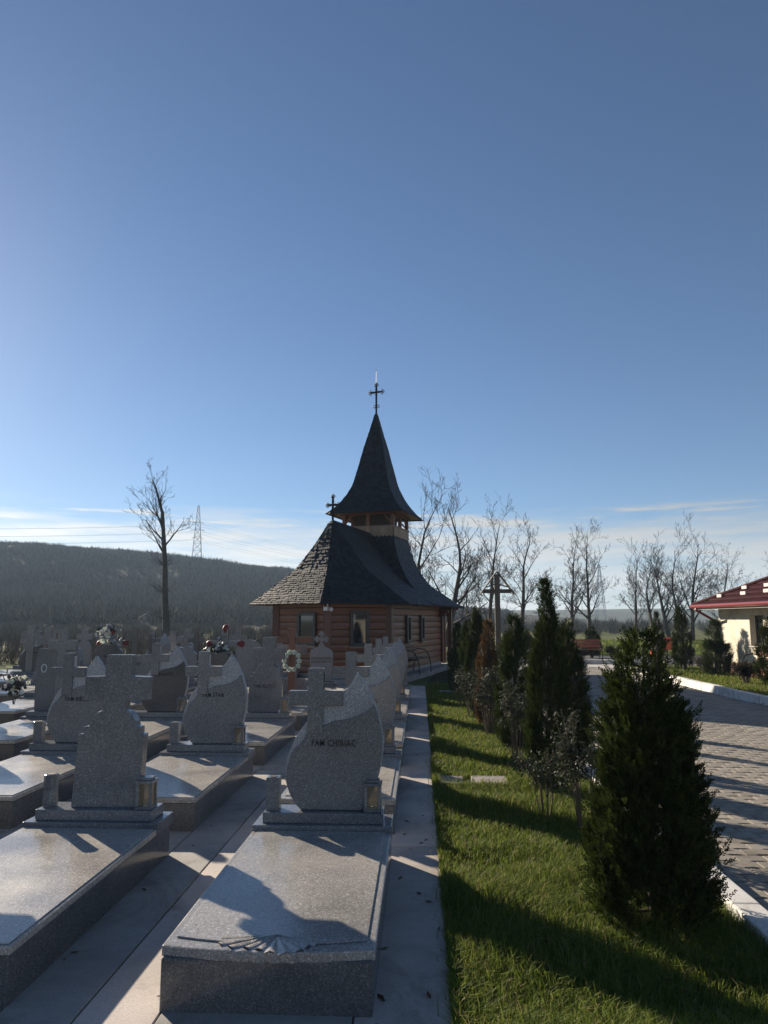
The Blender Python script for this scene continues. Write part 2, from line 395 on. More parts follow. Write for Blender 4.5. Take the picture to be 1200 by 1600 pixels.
def terrain(name, fn, az0, az1, na, y0, y1, ny, mat):
    A, Yg = np.meshgrid(np.linspace(az0, az1, na), np.linspace(y0, y1, ny)); X = A * Yg
    V = np.stack([X, Yg, fn(X, Yg)], -1).reshape(-1, 3)
    i, j = np.meshgrid(np.arange(na - 1), np.arange(ny - 1)); b = (j * na + i).ravel()
    o = inst(name, mesh_np(name, V, np.stack([b, b + 1, b + na + 1, b + na], 1), mat, True)); o['kind'] = 'structure'
    return o
terrain('hill', hill_h, -1.6, 0.3, 180, 88, 560, 90, M['hill'])
terrain('far_ridge', ridge_h, -0.35, 1.0, 120, 430, 1050, 50, M['farfield'])

# cemetery paving: concrete strips between the tombs, each slab a piece
GX = [-0.665, -2.245, -3.72, -5.20, -6.68, -8.16, -9.66, -11.16]        # tomb centres, column by column
GY0, GDY = 3.34, 2.66                                                     # front of the first row, row spacing
HW = 0.465
pave = sheet('cemetery_paving', [(-13, 0.5), (0.135, 0.5), (0.135, 19.3), (-13, 19.3)], -0.02, M['concrete_grey'])
def slab_mesh(w, d, mat, t=0.022):
    return MB().box(-w / 2, w / 2, -d / 2, d / 2, -t, 0).mesh('slab', mat, 0.004, 1)
_sl = {}
def slab(x0, x1, y0, y1, mat):
    g = 0.004; k = (round(x1 - x0, 3), round(y1 - y0, 3), mat)
    if k not in _sl: _sl[k] = slab_mesh(x1 - x0 - 2 * g, y1 - y0 - 2 * g, M[mat])
    o = inst('slab', _sl[k], pave, ((x0 + x1) / 2, (y0 + y1) / 2, rnd.uniform(-0.0015, 0.0015)))
    return o
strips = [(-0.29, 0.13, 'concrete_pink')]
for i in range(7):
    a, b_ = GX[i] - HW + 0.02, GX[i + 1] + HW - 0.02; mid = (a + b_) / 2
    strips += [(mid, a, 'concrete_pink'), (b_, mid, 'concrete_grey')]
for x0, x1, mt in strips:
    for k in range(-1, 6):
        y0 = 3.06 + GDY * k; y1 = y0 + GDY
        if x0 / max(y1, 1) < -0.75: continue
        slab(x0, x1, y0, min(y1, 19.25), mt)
for i in range(7):
    for k in range(-1, 6):
        y0 = GY0 + GDY * k + 2.10; y1 = GY0 + GDY * (k + 1) + 0.03
        if GX[i] / max(y1, 1) < -0.8: continue
        slab(GX[i] - HW + 0.02, GX[i] + HW - 0.02 if i else -0.29, y0, y1, 'concrete_grey')
slab(-0.29, 0.13, 1.2 - GDY + 1.6, 3.06 - GDY, 'concrete_pink')

# turf strip beside the path
sheet('turf_strip', [(0.13, 0.4), (1.73, 0.4), (1.73, 27.5), (3.0, 29), (0.9, 29), (0.13, 19.3)], -0.016, M['soil'])
# whitewashed kerb stones along the turf
kerb = empty('kerb', (1.80, 0, 0)); kerb['kind'] = 'structure'
km = MB().box(-0.08, 0.08, -0.247, 0.247, -0.1, 0.095).mesh('kerb_stone', M['kerb_white'], 0.012, 2)
for k in range(54):
    inst('kerb_stone', km, kerb, (rnd.uniform(-0.006, 0.006), 0.7 + 0.5 * k, rnd.uniform(-0.006, 0.006)), rnd.uniform(-0.012, 0.012))
# raised lawn in front of the house, with its kerb
LAWN = [(6.95, 8), (6.93, 15), (6.85, 20.3), (6.80, 25.2), (7.4, 26.2), (24, 26.2), (24, 8)]
sheet('house_lawn', LAWN, 0.10, M['field'])
kerb2 = empty('lawn_kerb', (6.85, 0, 0)); kerb2['kind'] = 'structure'
km2 = MB().box(-0.085, 0.085, -0.497, 0.497, -0.1, 0.15).mesh('kerb_stone', M['kerb_white'], 0.015, 2)
for k in range(17):
    y = 8.9 + k; inst('kerb_stone', km2, kerb2, (0.035 - 0.0085 * k + rnd.uniform(-0.008, 0.008), y, rnd.uniform(-0.008, 0.004)), 0.008 + rnd.uniform(-0.008, 0.008))
kerb3 = empty('far_kerb', (4.0, 28.9, 0)); kerb3['kind'] = 'structure'
km3 = MB().box(-0.497, 0.497, -0.09, 0.09, -0.1, 0.14).mesh('kerb_stone', M['kerb_white'], 0.015, 2)
for k in range(20):
    if 9 < k: continue
    inst('kerb_stone', km3, kerb3, (k * 1.0 - 1.5, rnd.uniform(-0.01, 0.01), rnd.uniform(-0.01, 0.005)))
sheet('asphalt_road', [(3, 29.8 + 1.6), (9.5, 29.2), (70, 27.0), (70, 33.5), (9.5, 35.5), (-4, 37.0), (-4, 33)], -0.024, M['asphalt'])

# block paved yard: zig-zag concrete pavers
yard = sheet('paved_yard', [(1.86, 0.3), (6.93, 0.3), (6.84, 20.3), (6.79, 25.3), (7.4, 26.3), (14, 27), (14, 28.85), (2.2, 28.85), (1.86, 27)], -0.018, M['sand'])
PL, PW = 0.205, 0.138
def paver_poly(g=0.0035):
    xs = [0, 0.30, 0.46, 0.80, 0.96, 1.0]; wv = [0, 0, 1, 1, 0, 0]
    top = [(-PL / 2 + g + x * (PL - 2 * g), PW / 2 - g + 0.017 * w) for x, w in zip(xs, wv)]
    bot = [(x, y - PW + 2 * g) for x, y in top]
    return bot + top[::-1]
def paver_mesh(mat):
    mb = MB(); p = paver_poly(); n_ = len(p)
    q = [(x * 0.97, (y) - (0.004 if i >= n_ // 2 else -0.004)) for i, (x, y) in enumerate(p)]
    v = [(x, y, -0.02) for x, y in p] + [(x, y, -0.004) for x, y in p] + [(x, y, 0.0) for x, y in q]
    f = [tuple(range(2 * n_, 3 * n_))]
    for r_ in (0, n_):
        for i in range(n_): j = (i + 1) % n_; f.append((r_ + i, r_ + j, r_ + n_ + j, r_ + n_ + i))
    return mb.add(v, f).mesh('paver', mat)
pm = paver_mesh(M['paver'])
spots = []
ny = int((26.5 - 1.0) / PW)        # rows
for j in range(ny):
    y = 1.0 + j * PW
    xr = 6.76 - 0.0085 * (y - 9)
    nx = int((xr - 1.89) / PL)
    for i in range(nx):
        x = 1.99 + i * PL + (PL * 0.5 if j % 2 else 0)
        if x > xr - 0.1: continue
        pp = proj((x, y, 0))
        if pp is None: continue
        spots.append((pp[1], pp[0], x, y))
vis = sorted([s for s in spots if s[1] < 1225 and s[1] > 1085], reverse=True)[:290]
vset = set((s[2], s[3]) for s in vis)
for s in vis:
    inst('paver', pm, yard, (s[2], s[3], rnd.uniform(-0.002, 0.002)), rnd.uniform(-0.006, 0.006))
pv = np.array([v.co[:] for v in pm.vertices]); pf = [list(p.vertices) for p in pm.polygons]
rest = [s for s in spots if (s[2], s[3]) not in vset]
allv = []; allf = []; nv = len(pv)
for k, s in enumerate(rest):
    allv.append(pv + np.array([s[2], s[3], rnd.uniform(-0.002, 0.002)]))
    allf += [[i + k * nv for i in q] for q in pf]
me = bpy.data.meshes.new('paver_field'); me.from_pydata(np.concatenate(allv).tolist(), [], allf)
m_, n_, l_, b_ = nt('concrete_paver_field')
g_ = n_.new('ShaderNodeNewGeometry'); t_ = n_.new('ShaderNodeTexCoord')
f_ = N(n_, 'ShaderNodeTexNoise', Scale=160.0, Detail=3.0); l_.new(t_.outputs['Object'], f_.inputs['Vector'])
c_ = ramp(n_, l_, g_.outputs['Random Per Island'], [(0, (0.20, 0.178, 0.145)), (1, (0.31, 0.28, 0.235))])
l_.new(mixrgb(n_, l_, 0.8, c_, ramp(n_, l_, f_.outputs[0], [(0.3, (0.75, 0.75, 0.75)), (0.7, (1.15, 1.15, 1.15))]), 'MULTIPLY'), b_.inputs['Base Color'])
b_.inputs['Roughness'].default_value = 0.85
me.materials.append(m_)
o = inst('paver_field', me, yard); o['kind'] = 'stuff'
for k, (x0, x1, y, ry) in enumerate([(0.50, 0.90, 7.95, 0.03), (0.16, 0.44, 7.93, -0.02), (0.40, 0.85, 17.4, 0.0)]):
    st = MB().prismz([(x0, y - 0.19), (x1 - 0.02, y - 0.2), (x1, y + 0.17), (x0 + 0.03, y + 0.2)], -0.03, 0.022).build('stepping_stone', M['step_stone'], None, 0.01, 2)
    tag(st, ['flat stepping stone in the grass, right one of the near pair', 'flat stepping stone half grown over, beside the path edge', 'flat stone lying in shaded grass near the chapel'][k], 'stone', 'stepping stones in the turf')

# ------------------------------------------------------------------ wooden chapel
CH_A = R(14.8)
chapel = empty('wooden_chapel', (-1.451, 24.591, 0), 0.0)
chapel.rotation_euler = (0, 0, -CH_A)                       # local +Y = axis away from us, local +X = right
tag(chapel, 'small wooden chapel with dark shingled roof and pointed bell tower', 'chapel')
WALL = [(-1.65, 2.26), (-1.56, -4.22), (0.30, -5.05), (1.65, -3.87), (1.65, 2.26)]      # (x, y) local
def offset_poly(poly, o):
    n_ = len(poly); out = []
    for i in range(n_):
        p0, p1, p2 = Vector(poly[i - 1]), Vector(poly[i]), Vector(poly[(i + 1) % n_])
        d1, d2 = (p1 - p0).normalized(), (p2 - p1).normalized()
        n1v, n2v = Vector((d1.y, -d1.x)), Vector((d2.y, -d2.x)); mm = (n1v + n2v).normalized()
        out.append(tuple(p1 + mm * (o / mm.dot(n1v))))
    return out
# WALL runs counter-clockwise seen from above? make sure offsets go outwards
def outwards(poly, o):
    a = offset_poly(poly, o); w0 = max(x for x, y in poly); w1 = max(x for x, y in a)
    return a if (w1 > w0) == (o > 0) else offset_poly(poly, -o)
ZB, ZE, ZR = 0.22, 2.06, 4.47
MB().prismz(outwards(WALL, 0.5), -0.05, 0.12).build('foundation', M['concrete_grey'], chapel, 0.01)
MB().prismz(outwards(WALL, 0.02), 0.12, ZB).build('plinth', M['concrete_grey'], chapel, 0.005)
MB().prismz(outwards(WALL, -0.16), ZB, ZE + 0.3).build('inner_wall', M['underlay'], chapel)
# wall planks: each plank a piece; leave the window openings to the frames which stand proud
WINS = {1: [(0.64, 0.36, 0.96, 1.84)], 2: [(0.50, 0.27, 0.94, 1.88)], 3: [(0.285, 0.22, 0.98, 1.78), (0.55, 0.22, 0.98, 1.78)]}
NPL = 10
for e in range(5):
    a, b_ = Vector(WALL[e]), Vector(WALL[(e + 1) % 5]); d = (b_ - a); Ln = d.length; d.normalize()
    ang = math.atan2(d.y, d.x); nrm = Vector((d.y, -d.x))
    mid = (a + b_) / 2
    if nrm.dot(mid - Vector((0, -1))) < 0: nrm = -nrm
    side = 1 if Vector((-d.y, d.x)).dot(nrm) > 0 else -1
    hh = (ZE + 0.1 - ZB) / NPL
    pmesh = MB().add([(0.02, y_, z_) for y_, z_ in ((-0.06, 0), (0.026, 0.010), (0.034, hh / 2), (0.026, hh - 0.010), (-0.06, hh))] +
                     [(Ln - 0.02, y_, z_) for y_, z_ in ((-0.06, 0), (0.026, 0.010), (0.034, hh / 2), (0.026, hh - 0.010), (-0.06, hh))],
                     [(0, 1, 6, 5), (1, 2, 7, 6), (2, 3, 8, 7), (3, 4, 9, 8), (0, 4, 3, 2, 1), (5, 6, 7, 8, 9)]).mesh('plank', M['log'])
    holder = empty('wall', (a.x, a.y, 0), ang); holder.parent = chapel
    for k in range(NPL):
        p_ = inst('plank', pmesh, holder, (0, 0, ZB + k * hh + 0.001))
        if side < 0: p_.scale = (1, -1, 1)
    for (fr, hw_, z0, z1) in WINS.get(e, []):
        cx = fr * Ln; s = side
        wn_ = empty('window', (cx, 0, 0)); wn_.parent = holder
        fm = MB()
        fw_ = 0.085
        for x0, x1, zz0, zz1 in ((-hw_, -hw_ + fw_, z0, z1), (hw_ - fw_, hw_, z0, z1), (-hw_ + fw_, hw_ - fw_, z0, z0 + fw_), (-hw_ + fw_, hw_ - fw_, z1 - fw_, z1)):
            fm.box(x0, x1, *sorted((s * 0.05, s * 0.10)), zz0, zz1)
        # the window itself is a part; frame, pane and sill are one level down
        wn_.parent = None; bpy.data.objects.remove(wn_)
        fo = fm.build('window', M['frame_dark'], holder, 0.006, 1, loc=(cx, 0, 0))
        MB().box(-hw_ + 0.06, hw_ - 0.06, *sorted((s * 0.048, s * 0.062)), z0 + 0.06, z1 - 0.06).build('pane', M['glass'], holder, loc=(cx, 0, 0))
        MB().box(-hw_ - 0.04, hw_ + 0.04, *sorted((s * 0.05, s * 0.15)), z0 - 0.05, z0 - 0.003).build('sill', M['board'], holder, 0.006, 1, loc=(cx, 0, 0))
# corner posts of crossed log ends and porch posts
for (x, y) in WALL:
    MB().box(-0.10, 0.10, -0.10, 0.10, ZB - 0.02, ZE + 0.12).build('corner_post', M['log_red'], chapel, 0.012, 2, loc=(x, y, 0), rz=0.5 if x == 0.30 else 0.0)
for (x, y) in ((1.62, 2.85), (-1.62, 2.85), (1.95, 2.45)):
    MB().box(-0.075, 0.075, -0.075, 0.075, 0.12, ZE + 0.1).build('porch_post', M['log_red'], chapel, 0.012, 2, loc=(x, y, 0))
for y in (2.0, 2.5, 3.0):                                     # carved beam ends under the eaves
    for x0, x1, zz in ((1.5, 2.15, ZE - 0.02), (1.5, 2.0, ZE - 0.13), (1.5, 1.9, ZE - 0.24)):
        MB().box(x0, x1, y - 0.06, y + 0.06, zz - 0.05, zz + 0.05).build('beam_end', M['log_red'], chapel, 0.01, 1)
MB().tube([(1.78, 2.1, 0.12), (1.78, 2.1, 0.6), (1.78, 2.1, ZE)], 0.012, 6).build('cable_conduit', M['galv'], chapel)
cmn = MB().box(-0.05, 0.05, -0.13, 0.05, -0.05, 0.05); cmn.tube([(0, 0.03, 0.05), (0, 0.03, 0.16)], 0.02, 6); cmn.blob((0.12, 0, -0.01), (0.05, 0.05, 0.06), 3, 8, 6, 0)
cmn.build('security_lamp', M['white_plastic'], chapel, 0.0, loc=(0.38, -5.28, 1.93))

EAVE = outwards(WALL[:1] + WALL[1:], 0.68)
EAVE[0] = (EAVE[0][0], 3.15); EAVE[4] = (EAVE[4][0], 3.15)
PRO = ([0, .13, .26, .40, .53, .61, .69, .77, .85, .94, 1.0], [0, .085, .185, .285, .385, .475, .575, .68, .795, .955, 1.0])
def g_prof(f): return float(np.interp(f, *PRO))
shv, shf = [], []
def shingle_facet(P, Q, n_rows, w=0.10, thick=0.014, prof=None, z0=None, z1=None, over=1.75):
    """P(f), Q(f): functions giving the left and right edge of a roof face at course f in 0..1"""
    for r_ in range(n_rows):
        f0 = r_ / n_rows; f1 = min(1.0, (r_ + over) / n_rows)
        a0, b0, a1, b1 = P(f0), Q(f0), P(f1), Q(f1)
        n0 = ((b0 - a0).cross(a1 - a0)); 
        if n0.length < 1e-6: n0 = ((b0 - a0).cross(b1 - b0))
        if n0.length < 1e-9: continue
        n0.normalize()
        if n0.z < 0: n0 = -n0
        cnt = max(1, int(round((b0 - a0).length / w)))
        off = rnd.random() * 0.6
        for k in range(-1, cnt + 1):
            u0, u1 = (k + off) / cnt, (k + off + 0.94) / cnt
            u0, u1 = max(0, u0), min(1, u1)
            if u1 - u0 < 0.15 / cnt: continue
            lift = thick * rnd.uniform(0.8, 1.7); drop = rnd.uniform(-0.02, 0.012)
            dn = (a0 - a1).normalized() * drop
            p = [a0.lerp(b0, u0) + dn, a0.lerp(b0, u1) + dn, a1.lerp(b1, u1), a1.lerp(b1, u0)]
            c = len(shv)
            shv.extend([tuple(p[0] + n0 * lift), tuple(p[1] + n0 * lift), tuple(p[2] + n0 * 0.002), tuple(p[3] + n0 * 0.002),
                        tuple(p[0]), tuple(p[1])])
            shf.extend([(c, c + 1, c + 2, c + 3), (c + 4, c + 5, c + 1, c), (c + 4, c, c + 3, c + 3)[:3], (c + 1, c + 5, c + 2)])
undv, undf = [], []
def under_facet(P, Q, n_=14, inset=0.012):
    c = len(undv)
    for i in range(n_ + 1):
        f = i / n_; undv.append(tuple(P(f) - Vector((0, 0, inset)))); undv.append(tuple(Q(f) - Vector((0, 0, inset))))
    for i in range(n_): undf.append((c + 2 * i, c + 2 * i + 1, c + 2 * i + 3, c + 2 * i + 2))
RA, RB = Vector((0, -3.973)), Vector((0, 1.2))
def roof_edge(E, Rp, ze=ZE, zr=ZR):
    E, Rp = Vector(E), Vector(Rp)
    return lambda f: Vector(((E.x + (Rp.x - E.x) * f), (E.y + (Rp.y - E.y) * f), ze + (zr - ze) * g_prof(f)))
tops = [RB, RA, RA, RA, RB]
for e in range(5):
    P = roof_edge(EAVE[e], tops[e]); Q = roof_edge(EAVE[(e + 1) % 5], tops[(e + 1) % 5])
    shingle_facet(P, Q, 30); under_facet(P, Q)
# tower skirt: steeper shingled flare below the belfry
TH = 0.86; ZT = 4.42
SK = [(-2.33, -1.35), (2.33, -1.35), (2.33, 3.15), (-2.33, 3.15)]; ST = [(-TH, -TH), (TH, -TH), (TH, TH), (-TH, TH)]
def sk_edge(E, T):
    E, T = Vector(E), Vector(T)
    fx = [0, .18, .36, .52, .66, .78, .88, .95, 1.0]; fz = [0, .10, .22, .36, .50, .66, .80, .92, 1.0]
    def fn(f):
        # f runs up the slope; horizontal fraction from the flared profile
        h = float(np.interp(f, [0, .12, .25, .4, .55, .7, .85, 1.0], [0, .24, .47, .66, .80, .90, .965, 1.0])); z = ZE + 0.03 + (ZT - ZE - 0.03) * float(np.interp(f, [0, .12, .25, .4, .55, .7, .85, 1.0], [0, .085, .2, .35, .51, .67, .835, 1.0]))
        return Vector((E.x + (T.x - E.x) * h, E.y + (T.y - E.y) * h, z))
    return fn
for e in range(4):
    P = sk_edge(SK[e], ST[e]); Q = sk_edge(SK[(e + 1) % 4], ST[(e + 1) % 4])
    shingle_facet(P, Q, 28); under_facet(P, Q)
def flush(name):
    global shv, shf, undv, undf
    me = bpy.data.meshes.new(name); me.from_pydata(undv, [], undf); me.materials.append(M['underlay']); ro = inst(name, me, chapel)
    me = bpy.data.meshes.new('shingles'); me.from_pydata(shv, [], shf); me.materials.append(M['shingle']); sh = inst('shingles', me, ro); sh['kind'] = 'stuff'
    shv, shf, undv, undf = [], [], [], []
    return ro
flush('roof')
# belfry
for e in range(4):
    a, b_ = Vector(ST[e]), Vector(ST[(e + 1) % 4]); d = (b_ - a).normalized(); nrm = Vector((d.y, -d.x))
    ang = math.atan2(d.y, d.x); wd = 2 * TH / 13
    bal = empty('balustrade', (a.x + nrm.x * 0.03, a.y + nrm.y * 0.03, 0), ang); bal.parent = chapel
    # vertical boards with a pointed foot and pierced holes
    zb, zt_ = ZT - 0.12, ZT + 0.20
    w2 = wd / 2 - 0.004; hz = zb + 0.13
    bp = [(-w2, zb + 0.05), (0, zb), (w2, zb + 0.05), (w2, hz), (0.018, hz), (0, hz - 0.02), (-0.018, hz), (-w2, hz)]
    bp2 = [(-w2, hz), (-0.018, hz), (0, hz + 0.02), (0.018, hz), (w2, hz), (w2, zt_), (-w2, zt_)]
    bm_ = MB().prism(bp, -0.012, 0.012).prism(bp2, -0.012, 0.012).mesh('board', M['board'])
    for k in range(13):
        inst('board', bm_, bal, ((k + 0.5) * wd, 0, rnd.uniform(-0.006, 0.006)))
    MB().box(-0.04, 2 * TH + 0.04, -0.03, 0.03, zt_, zt_ + 0.05).build('rail', M['board'], bal, 0.006, 1)
    MB().box(-0.04, 2 * TH + 0.04, -0.05, 0.05, 5.03, 5.13).build('rail', M['log'], bal, 0.006, 1)
for (x, y) in [(sx * TH * q, sy * TH * q2) for sx, sy in ((-1, -1), (1, -1), (1, 1), (-1, 1)) for q, q2 in ((0.97, 0.97),)] + [(0, -TH * .97), (0, TH * .97), (TH * .97, 0), (-TH * .97, 0)]:
    MB().box(-0.055, 0.055, -0.055, 0.055, ZT - 0.1, 5.12).build('tower_post', M['log'], chapel, 0.008, 1, loc=(x, y, 0))
for sx, sy in ((-1, -1), (1, -1), (1, 1), (-1, 1)):          # curved braces under the spire
    for ax in (0, 1):
        q = Vector((-sx, 0, 0)) if ax else Vector((0, -sy, 0)); c0 = Vector((sx * TH * .97, sy * TH * .97, 4.72))
        MB().bar(c0, c0 + q * 0.28 + Vector((0, 0, 0.3)), 0.05).build('brace', M['log'], chapel)
MB().box(-0.58, 0.58, -0.52, 0.52, ZT, 5.08).build('belfry_dark_core', M['underlay'], chapel)  # added dark box, makes the belfry openings look shaded inside
MB().box(-TH + 0.03, TH - 0.03, -TH + 0.03, TH - 0.03, ZT - 0.06, ZT - 0.02).build('belfry_floor', M['board'], chapel)
bell = MB(); prof_b = [(0.02, 4.98), (0.07, 4.96), (0.1, 4.88), (0.13, 4.76), (0.18, 4.68)]
bv = []; bf = []
for (r_, z_) in prof_b:
    for k in range(14): t = k / 14 * 2 * math.pi; bv.append((r_ * math.cos(t), r_ * math.sin(t), z_))
for i in range(len(prof_b) - 1):
    for k in range(14): bf.append((i * 14 + k, i * 14 + (k + 1) % 14, (i + 1) * 14 + (k + 1) % 14, (i + 1) * 14 + k))
bell.add(bv, bf).build('bell', M['iron'], chapel)
# spire: flared pyramid of shingles
SPX = [(1.31, 5.06), (1.10, 5.26), (0.92, 5.50), (0.75, 5.80), (0.61, 6.14), (0.46, 6.81), (0.33, 7.43), (0.20, 7.95), (0.11, 8.35), (0.035, 8.66)]
def sp_edge(sx, sy):
    ln = [0.0]
    for i in range(1, len(SPX)): ln.append(ln[-1] + math.hypot(SPX[i][0] - SPX[i - 1][0], SPX[i][1] - SPX[i - 1][1]))
    tt = [q / ln[-1] for q in ln]
    def fn(f):
        h = float(np.interp(f, tt, [q[0] for q in SPX])); z = float(np.interp(f, tt, [q[1] for q in SPX]))
        return Vector((sx * h, sy * h, z))
    return fn
cs = [(-1, -1), (1, -1), (1, 1), (-1, 1)]
for e in range(4):
    P, Q = sp_edge(*cs[e]), sp_edge(*cs[(e + 1) % 4]); shingle_facet(P, Q, 44, 0.085, 0.012); under_facet(P, Q, 24, 0.008)
flush('spire')
so_ = MB().prismz([(-1.24, -1.24), (1.24, -1.24), (1.24, 1.24), (-1.24, 1.24)], 5.09, 5.11).build('spire_soffit', M['log'], chapel)
def iron_cross(name, base, h, arm, zr):
    o = empty(name, base, 0.0); o.parent = chapel
    s_ = MB().box(-0.03, 0.03, -0.012, 0.012, 0, h).box(-arm, -0.03, -0.012, 0.012, zr - 0.03, zr + 0.03).box(0.03, arm, -0.012, 0.012, zr - 0.03, zr + 0.03)
    bpy.data.objects.remove(o)
    o = s_.build(name, M['iron'], chapel, loc=base, rz=R(-6))
    def ring(cx, cz, r_):
        MB().tube([(cx + r_ * math.cos(t), 0, cz + r_ * math.sin(t)) for t in [k * math.pi / 6 for k in range(13)]], 0.012, 5, False).build('ring', M['iron'], o)
    q = 0.048 * (arm / 0.26)
    for cx, cz, dx, dz in ((-arm, zr, -1, 0), (arm, zr, 1, 0), (0, h, 0, 1)):
        ring(cx + dx * q, cz + dz * q, q); ring(cx + dz * q * 1.1 - dx * q * 0.1, cz + dx * q * 1.1 - dz * 0.1 * q, q); ring(cx - dz * q * 1.1 - dx * q * 0.1, cz - dx * q * 1.1 - dz * 0.1 * q, q)
    for k in range(8):
        t = math.pi / 4 * k + math.pi / 8; MB().bar((0, 0, zr), (0.11 * math.cos(t), 0, zr + 0.11 * math.sin(t)), 0.02, 0.012).build('ray', M['iron'], o)
    for sx in (-1, 1): ring(sx * 0.075, h * 0.30, 0.045)
    return o
sc_ = iron_cross('spire_cross', (0, 0, 8.60), 1.10, 0.22, 0.84)
MB().tube([(0, 0, 1.1), (0, 0, 1.62)], [0.010, 0.006], 5).blob((0, 0, 1.63), (0.02, 0.02, 0.02), 1, 6, 4, 0).build('lightning_rod', M['iron'], sc_)
iron_cross('ridge_cross', (0, -3.97, 4.43), 0.72, 0.17, 0.47)

# ------------------------------------------------------------------ tombs
_mc = {}
def cached(key, fn):
    if key not in _mc: _mc[key] = fn()
    return _mc[key]
def text_mesh(txt, size, mat, bold=0.015, extrude=0.0012):
    def mk():
        cu = bpy.data.curves.new('inscription', 'FONT'); cu.body = txt; cu.size = size; cu.align_x = 'CENTER'; cu.align_y = 'CENTER'
        cu.offset = bold * size; cu.extrude = extrude; cu.resolution_u = 3; cu.space_character = 1.14
        ob = bpy.data.objects.new('inscription', cu); COL.objects.link(ob)
        dg = bpy.context.evaluated_depsgraph_get(); me = bpy.data.meshes.new_from_object(ob.evaluated_get(dg))
        bpy.data.objects.remove(ob); bpy.data.curves.remove(cu)
        me.transform(Matrix.Rotation(R(90), 4, 'X') @ Matrix.Diagonal((0.86, 1.2, 1, 1))); me.materials.clear(); me.materials.append(mat)
        return me
    return cached(('txt', txt, size, mat.name), mk)
def spline(pts, sub=4):
    """Catmull-Rom through 2-D points (open)"""
    out = []
    P = [Vector(p) for p in pts]
    for i in range(len(P) - 1):
        p0, p1, p2, p3 = P[max(i - 1, 0)], P[i], P[i + 1], P[min(i + 2, len(P) - 1)]
        for k in range(sub):
            t = k / sub
            q = 0.5 * ((2 * p1) + (p2 - p0) * t + (2 * p0 - 5 * p1 + 4 * p2 - p3) * t * t + (3 * p1 - p0 - 3 * p2 + p3) * t ** 3)
            out.append((q.x, q.y))
    out.append(tuple(P[-1])); return out
ZS = 0.355                                                     # top of the plinth
def d1(x, y): return ((x - 480) * 0.00084, (1320 - y) * 0.000769)
FL_R = [d1(*p) for p in [(735, 1320), (800, 1205), (850, 1080), (888, 920), (905, 760), (898, 640), (868, 500), (825, 370), (760, 230), (685, 118)]]
FL_L = [d1(*p) for p in [(685, 118), (650, 190), (612, 248), (575, 279)]]
FL_BL = [d1(*p) for p in [(275, 545), (200, 650), (150, 760), (110, 880), (92, 1000), (105, 1100), (140, 1200), (180, 1270), (225, 1320)]]
def flame_back():
    poly = spline(FL_R) + spline(FL_L)[1:] + [d1(405, 279), d1(405, 120), d1(300, 120), d1(275, 300)] + spline(FL_BL)
    return MB().prism(poly, 0.0, 0.07).mesh('headstone', M['granite_matt'], 0.004, 1)
def flame_front():
    right = [d1(*p) for p in [(728, 1316), (792, 1203), (842, 1078), (880, 920), (897, 760), (890, 640), (862, 505), (826, 400)]]
    wave = [d1(*p) for p in [(826, 400), (760, 465), (640, 520), (500, 548), (405, 590)]]
    left = [d1(*p) for p in [(275, 660), (225, 735), (165, 800), (125, 900), (105, 1000), (116, 1100), (150, 1198), (190, 1266), (232, 1316)]]
    return MB().prism(spline(right) + spline(wave)[1:] + spline(left), -0.012, 0.0).mesh('polished_face', M['granite'], 0.003, 1)
def flame_front_dark():
    me = flame_front().copy(); me.materials.clear(); me.materials.append(M['granite_dark']); return me
def latin(cx0, cx1, ztop, ax0, ax1, az0, az1, zbot):
    return [(cx0, zbot), (cx1, zbot), (cx1, az0), (ax1, az0), (ax1, az1), (cx1, az1), (cx1, ztop), (cx0, ztop), (cx0, az1), (ax0, az1), (ax0, az0), (cx0, az0)]
def flame_cross():
    (x0, zt), (x1, _) = d1(275, 78), d1(405, 78); (ax0, az1), (ax1, az0) = d1(115, 280), d1(570, 412); zb = d1(0, 655)[1]
    return MB().prism(latin(x0, x1, zt, ax0, ax1, az0, az1, zb), -0.028, 0.055).mesh('cross', M['granite'], 0.004, 1)
def d2(x, y): return ((x - 471) * 0.00150, (915 - y) * 0.00144)
def shoulder_stone(mat, cross_h=1.0):
    L_ = [(312, 915), (328, 572), (350, 570), (351, 537), (376, 534)] + [(376, 534), (384, 510), (400, 482), (418, 466), (437, 458)][1:] + [(434, 412), (343, 408), (345, 297), (441, 294), (444, 190)]
    L_ = [d2(*p) for p in L_]
    R_ = [d2(*p) for p in [(567, 190), (566, 294), (652, 297), (650, 408), (546, 412), (548, 458), (566, 466), (584, 482), (598, 510), (603, 534), (622, 537), (622, 570), (641, 572), (630, 915)]]
    return MB().prism(L_ + R_, -0.01, 0.085).mesh('headstone', M[mat], 0.005, 2)
def wavy_stone(mat, w=0.34, h=0.72, seed=1):
    top = spline([(w, h * 0.78), (w * 0.8, h * 0.86), (w * 0.55, h), (w * 0.1, h * 0.96), (-w * 0.35, h * 0.99), (-w * 0.7, h * 0.86), (-w, h * 0.74)])
    return MB().prism([(-w * 0.85, 0), (w * 0.85, 0)] + top, 0, 0.08).mesh('headstone', M[mat], 0.006, 2)
def flat_stone(mat, w=0.36, h=0.66):
    return MB().prism([(-w * .95, 0), (w * .95, 0), (w, h * 0.8), (w * 0.9, h), (-w * 0.9, h), (-w, h * 0.8)], 0, 0.08).mesh('headstone', M[mat], 0.006, 2)
def round_stone(mat, w=0.27, h=0.72):
    top = [(w * math.cos(t), h - w * 0.55 + w * 0.55 * math.sin(t)) for t in [k * math.pi / 12 for k in range(13)]]
    return MB().prism([(-w * .9, 0), (w * .9, 0)] + top, 0, 0.08).mesh('headstone', M[mat], 0.006, 2)
